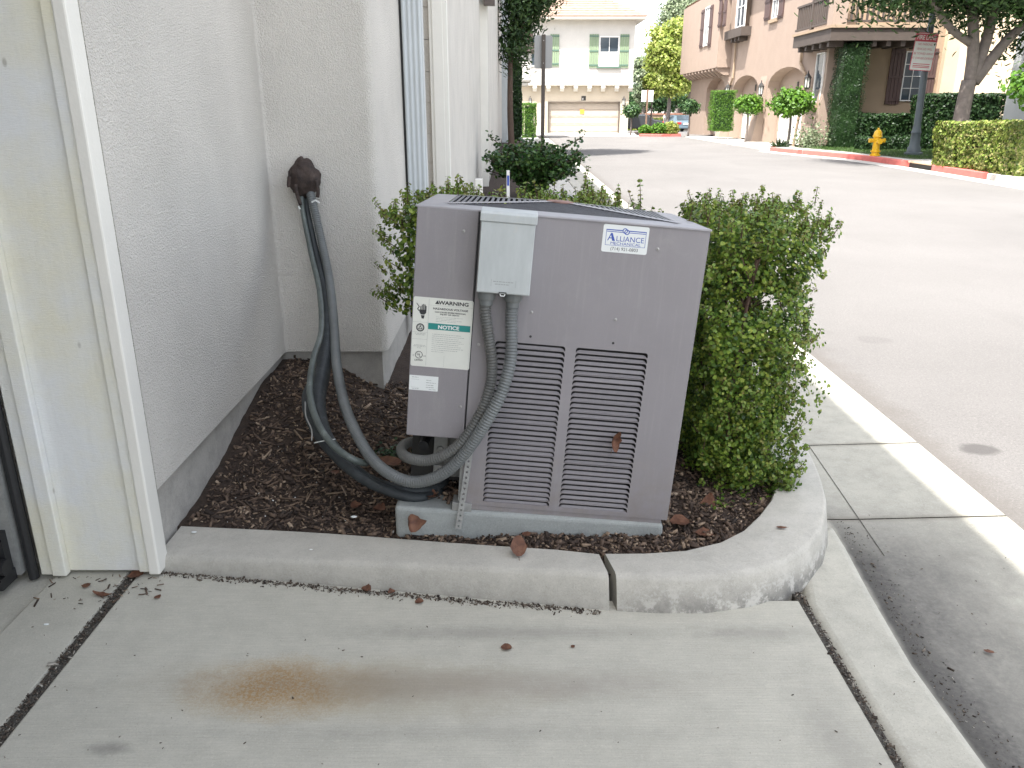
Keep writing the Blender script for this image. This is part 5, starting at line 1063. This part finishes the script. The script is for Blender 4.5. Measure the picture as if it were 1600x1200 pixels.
# wall, hedge at the street end
bw_ = thing('garden_wall', 'low tan garden wall with a red-brown cap at the street end', 'wall', (13, 88, -1)); P2(bw_, MB().box(10, 88, -1.4, 26, 88.3, .85), 'wall', m_tan); P2(bw_, MB().box(9.9, 87.9, .851, 26.1, 88.4, 1.02), 'cap', plain('cap_red', (.30, .15, .11), .8))
box_hedge('clipped_hedge', 'low yellow-green hedge under the garden wall behind the cars', (10.5, 84, -.75), (22, 85.5, .55), 7000, .2, m_yl)
# island planting left of the road mouth
MB().prism([(7.3, 47.6), (9.4, 47.2), (9.6, 49.0), (9.2, 52.5), (7.7, 52.5)], -.1, .12).build('island', m_dirt, kind='structure')
ribbon('kerb', [(7.25, 47.3), (8.4, 46.95), (9.5, 47.1), (9.75, 48.4), (9.5, 51)], -.12, .05, -.1, .13, m_red)
for lab, x, y, r, m in (('rounded yellow-green bush at the front of the island', 9.1, 47.9, .55, m_yl), ('low bright bush at the right end of the island', 8.4, 47.8, .5, m_hb), ('low bush at the left end of the island', 7.7, 48.2, .4, m_hb)):
    p_ = thing('island_bush', lab, 'bush', (x, y, .1)); q = unit(rng.normal(size=(700, 3))) * r * rng.uniform(.6, 1, (700, 1)) * (1, 1, .8) + (0, 0, r * .5); cloud('foliage', q, q + rng.normal(size=q.shape) * .5, .13, LEAF, m, p_)
m_post = plain('post_brown', (.20, .12, .08), .7); p_ = thing('street_sign', 'brown post with two small white signs on the island', 'sign', (at(1009, 200, 48.8).x, 48.8, .1))
MB().box(-.04, -.04, 0, .04, .04, at(0, 140, 48.8).z - .1).build('post', m_post, p_)
for sx in (-.2, .2): MB().box(sx - .15, -.06, at(0, 159, 48.8).z - .1, sx + .13, -.045, at(0, 141, 48.8).z - .1).build('sign_plate', m_frame, p_)
# ---- sign with its back to us, at the left kerb
sx0 = at(849, 105, 13.9); m_signback = plain('sign_back', (.30, .30, .295), .5, .05, 3, metal=.2); p_ = thing('road_sign', 'back of a grey rectangular road sign on a dark post by the laurel shrub', 'sign', (sx0.x, 13.9, .1))
MB().box(-.03, -.03, 0, .03, .03, at(0, 54, 13.9).z - .1).build('post', plain('post_dark', (.075, .06, .05), .7), p_, bevel=.004)
zt1, zb1 = at(0, 55, 13.9).z - .1, at(0, 107, 13.9).z - .1; xa, xb = at(835, 80, 13.9).x - sx0.x, at(863, 80, 13.9).x - sx0.x
pl = []; r = .03
for cx, cz, a in ((xb - r, zt1 - r, 0), (xa + r, zt1 - r, 90), (xa + r, zb1 + r, 180), (xb - r, zb1 + r, 270)): pl += [(cx + r * math.cos(R(a + q)), cz + r * math.sin(R(a + q))) for q in (0, 30, 60, 90)]
MB().prism_y(pl, .031, .034).build('sign_plate', m_signback, p_)
k = MB(); [k.tube([(0, -.03, z), (0, -.036, z)], .008, 8) for z in (zt1 - .08, zb1 + .08)]; k.build('bolts', m_screw, p_, kind='stuff')
# small utility stake
q = at(794, 300, 11.6); p_ = thing('utility_marker', 'small white and blue utility marker stake beside the far wall base', 'marker', (q.x, 11.6, 0)); MB().box(-.022, -.01, 0, .022, .01, at(0, 266, 11.6).z).build('stake', m_frame, p_); MB().box(-.015, -.013, at(0, 290, 11.6).z, .015, -.0105, at(0, 274, 11.6).z).build('blue_band', m_blue, p_)
# ---- yellow hydrant
m_yel = plain('hydrant_yellow', (.72, .42, .01), .4, .08, 5); hy_ = at(1367, 243, 24.9); hd = thing('fire_hydrant', 'yellow fire hydrant standing on the lawn behind the red kerb', 'hydrant', (hy_.x, 24.9, .15))
MB().lathe([(.15, 0), (.15, .04), (.11, .05), (.105, .10), (.14, .11), (.14, .15), (.105, .16), (.10, .52), (.135, .54), (.135, .58), (.12, .60), (.11, .68), (.06, .74), (.02, .755)], n=18).build('barrel', m_yel, hd, smooth=True)
MB().lathe([(.03, .756), (.03, .80), (.001, .802)], n=5).build('operating_nut', m_yel, hd)
for s_ in (-1, 1): MB().tube([(s_ * .09, 0, .44), (s_ * .2, 0, .44)], .055, 12).tube([(s_ * .2, 0, .44), (s_ * .235, 0, .44)], .068, 6).build('hose_outlet', m_yel, hd)
MB().tube([(0, -.08, .42), (0, -.2, .42)], .07, 14).tube([(0, -.2, .42), (0, -.24, .42)], .085, 6).build('pumper_outlet', m_yel, hd)
# ---- lamp post with FIRE LANE sign
lp = at(1427, 240, 25.2); m_pole = plain('lamp_post_green', (.085, .105, .115), .5, .1, 4); lpt = thing('lamp_post', 'dark grey-green street lamp post carrying the fire lane sign', 'lamp post', (lp.x, 25.2, .15), (0, R(-1.2), 0))
MB().lathe([(.26, 0), (.26, .08), (.2, .1), (.19, .22), (.15, .28), (.13, .62), (.15, .66), (.12, .72), (.10, .9), (.095, 2.6), (.075, 5.6)], n=16).build('shaft', m_pole, lpt, smooth=True)
MB().lathe([(.12, 5.6), (.2, 5.7), (.22, 6.1), (.05, 6.3)], n=10).build('lamp_head', m_lamp, lpt)
MB().lathe([(.42, -.06), (.42, .0)], n=20).build('base_slab', m_walk, lpt)
sg = thing('fire_lane_sign', 'white and red FIRE LANE sign strapped to the lamp post', 'sign', at(1443.5, 81, 24.95), (0, R(3.5), R(-4))); hw_, hh = .315, .51
def rr(hw_, hh, r=.04):
    pl = []
    for cx, cz, a in ((hw_ - r, hh - r, 0), (-hw_ + r, hh - r, 90), (-hw_ + r, -hh + r, 180), (hw_ - r, -hh + r, 270)): pl += [(cx + r * math.cos(R(a + q)), cz + r * math.sin(R(a + q))) for q in (0, 30, 60, 90)]
    return pl
m_sred = plain('sign_red', (.48, .07, .10), .5, .04); MB().prism_y(rr(hw_, hh), -.004, .004).build('sign_plate', m_sred, sg); MB().prism_y(rr(hw_ - .018, hh - .018, .03), -.006, -.0045).build('white_field', m_white, sg)
MB().prism_y([(-hw_ + .02, .27), (hw_ - .02, .27), (hw_ - .02, hh - .03), (-hw_ + .02, hh - .03)], -.0085, -.0065).build('red_header', m_sred, sg)
text('FIRE LANE', .165, m_white, sg, (0, -.0095, .325), sx=.72, bold=.003)
for i, s_ in enumerate(('NO PARKING', 'VEHICLES WILL', 'BE TOWED AWAY', 'AT OWNER EXPENSE')): text(s_, .085, m_sred, sg, (0, -.0075, .17 - i * .125), sx=.78)
k = MB(); [k.box(-.24, -.0078, z, .24, -.0070, z + .02) for z in (-.34, -.39, -.43)]; k.build('fine_print', m_sred, sg)
# ---- cars at the street end
m_carg = plain('car_paint_blue_grey', (.10, .14, .17), .3, .03, spec=.7); m_card = plain('car_paint_dark', (.03, .032, .035), .3, .03, spec=.7); m_tail = plain('tail_light_red', (.55, .02, .02), .25); m_tyre = plain('tyre', (.02, .02, .02), .8); m_rim = plain('rim', (.4, .4, .4), .3, metal=.7)
def car(label, x, y, z, rz, m):
    c = thing('parked_car', label, 'car', (x, y, z), (0, 0, rz), 'cars parked at the street end'); k = MB()
    prof = [(-2.2, .32), (-2.25, .62), (-2.15, .92), (-1.5, 1.0), (-.95, 1.40), (.35, 1.42), (1.05, 1.0), (1.95, .86), (2.2, .62), (2.2, .3)]
    V = []
    for s_, ins in ((-1, 1), (1, 1)):
        for (yy, zz) in prof: V.append((s_ * (.88 if zz < 1.05 else .64), yy, zz))
    n = len(prof); k.add(V, [tuple(range(n)), tuple(range(n, 2 * n))[::-1]] + [(i, n + i, n + (i + 1) % n, (i + 1) % n) for i in range(n)]); k.build('body', m, c, bevel=.07, seg=3, smooth=True)
    MB().add([(-.60, -1.50, 1.035), (.60, -1.50, 1.035), (.52, -1.03, 1.375), (-.52, -1.03, 1.375)], [(0, 1, 2, 3)]).build('rear_window', m_glass, c)
    for s_ in (-1, 1):
        MB().box(s_ * .62 - .2, -2.262, .68, s_ * .62 + .2, -2.16, .86).build('tail_light', m_tail, c, bevel=.02); MB().add([(s_ * .80, -.9, 1.02), (s_ * .80, .8, 1.02), (s_ * .69, .3, 1.34), (s_ * .69, -.75, 1.34)], [(0, 1, 2, 3)]).build('side_window', m_glass, c)
        for yy in (-1.35, 1.35):
            w_ = MB().tube([(s_ * .68, yy, .32), (s_ * .90, yy, .32)], .32, 20).build('wheel', m_tyre, c); MB().tube([(s_ * .885, yy, .32), (s_ * .907, yy, .32)], .2, 16).build('rim', m_rim, w_)
    MB().box(-.26, -2.275, .66, .26, -2.255, .80).build('number_plate', m_frame, c); MB().box(-.84, -2.29, .34, .84, -2.2, .50).build('bumper', m, c, bevel=.03); return c
gz = lambda y: float(roadz(0, y))
car('blue-grey car with red tail lights facing away at the street end', at(1060, 190, 75).x, 75, gz(75), R(6), m_carg)
car('dark car half hidden behind the island planting', at(993, 190, 68).x, 68, gz(68), R(80), m_card)
# ---- person walking at the street end
px_ = at(1038, 190, 79).x; pr = thing('person', 'person in a pale shirt and light shorts walking beside the blue-grey car', 'person', (px_, 79, gz(79)), (0, 0, R(60)))
def skin(name, verts, edges, rad, m, par, root=0):
    me = bpy.data.meshes.new(name); me.from_pydata(verts, edges, []); me.materials.append(m); o = link(bpy.data.objects.new(name, me)); o.parent = par
    md = o.modifiers.new('skin', 'SKIN'); sv = me.skin_vertices[0].data
    for i, r in enumerate(rad): sv[i].radius = r if hasattr(r, '__len__') else (r, r)
    sv[root].use_root = True; md.use_smooth_shade = True; s_ = o.modifiers.new('sub', 'SUBSURF'); s_.levels = 1; s_.render_levels = 2; return o
m_skin = plain('skin_tone', (.42, .24, .16), .6, .05); m_shirt = plain('shirt_pale', (.6, .6, .58), .8, .06); m_short = plain('shorts_light', (.5, .47, .42), .8, .06); m_hair = plain('hair_dark', (.05, .035, .03), .8)
skin('body', [(0, 0, .92), (0, .01, 1.18), (0, 0, 1.38), (0, 0, 1.5), (0, .01, 1.6), (0, 0, 1.68), (.17, 0, 1.36), (.22, .05, 1.1), (.2, .18, .9), (-.17, 0, 1.36), (-.22, -.06, 1.1), (-.21, -.04, .86), (.09, 0, .88), (.1, .14, .5), (.1, .08, .08), (.1, .2, .04), (-.09, 0, .88), (-.1, -.1, .5), (-.1, -.28, .1), (-.1, -.18, .03), (.2, .22, .84), (-.21, 0, .8)],
     [(0, 1), (1, 2), (2, 3), (3, 4), (4, 5), (2, 6), (6, 7), (7, 8), (2, 9), (9, 10), (10, 11), (0, 12), (12, 13), (13, 14), (14, 15), (0, 16), (16, 17), (17, 18), (18, 19), (8, 20), (11, 21)],
     [(.13, .1), (.12, .09), (.14, .09), .05, .085, .07, .06, .042, .032, .06, .042, .032, .085, .06, .042, .035, .085, .06, .042, .035, .035, .035], m_skin, pr)
skin('shirt', [(0, 0, .95), (0, .01, 1.18), (0, 0, 1.40), (.17, 0, 1.38), (.22, .04, 1.18), (-.17, 0, 1.38), (-.22, -.04, 1.18)], [(0, 1), (1, 2), (2, 3), (3, 4), (2, 5), (5, 6)], [(.15, .12), (.145, .115), (.165, .11), .075, .062, .075, .062], m_shirt, pr)
skin('shorts', [(0, 0, .95), (.095, 0, .84), (.1, .1, .58), (-.095, 0, .84), (-.1, -.07, .58)], [(0, 1), (1, 2), (0, 3), (3, 4)], [(.145, .12), .105, .09, .105, .09], m_short, pr)
MB().lathe([(.09, 1.60), (.105, 1.66), (.085, 1.74), (.03, 1.775)], n=12).build('hair', m_hair, pr, smooth='all')
MB().box(-.1, -.42, -.02, -.02, -.12, .03).build('shoe', m_hair, pr) if False else None
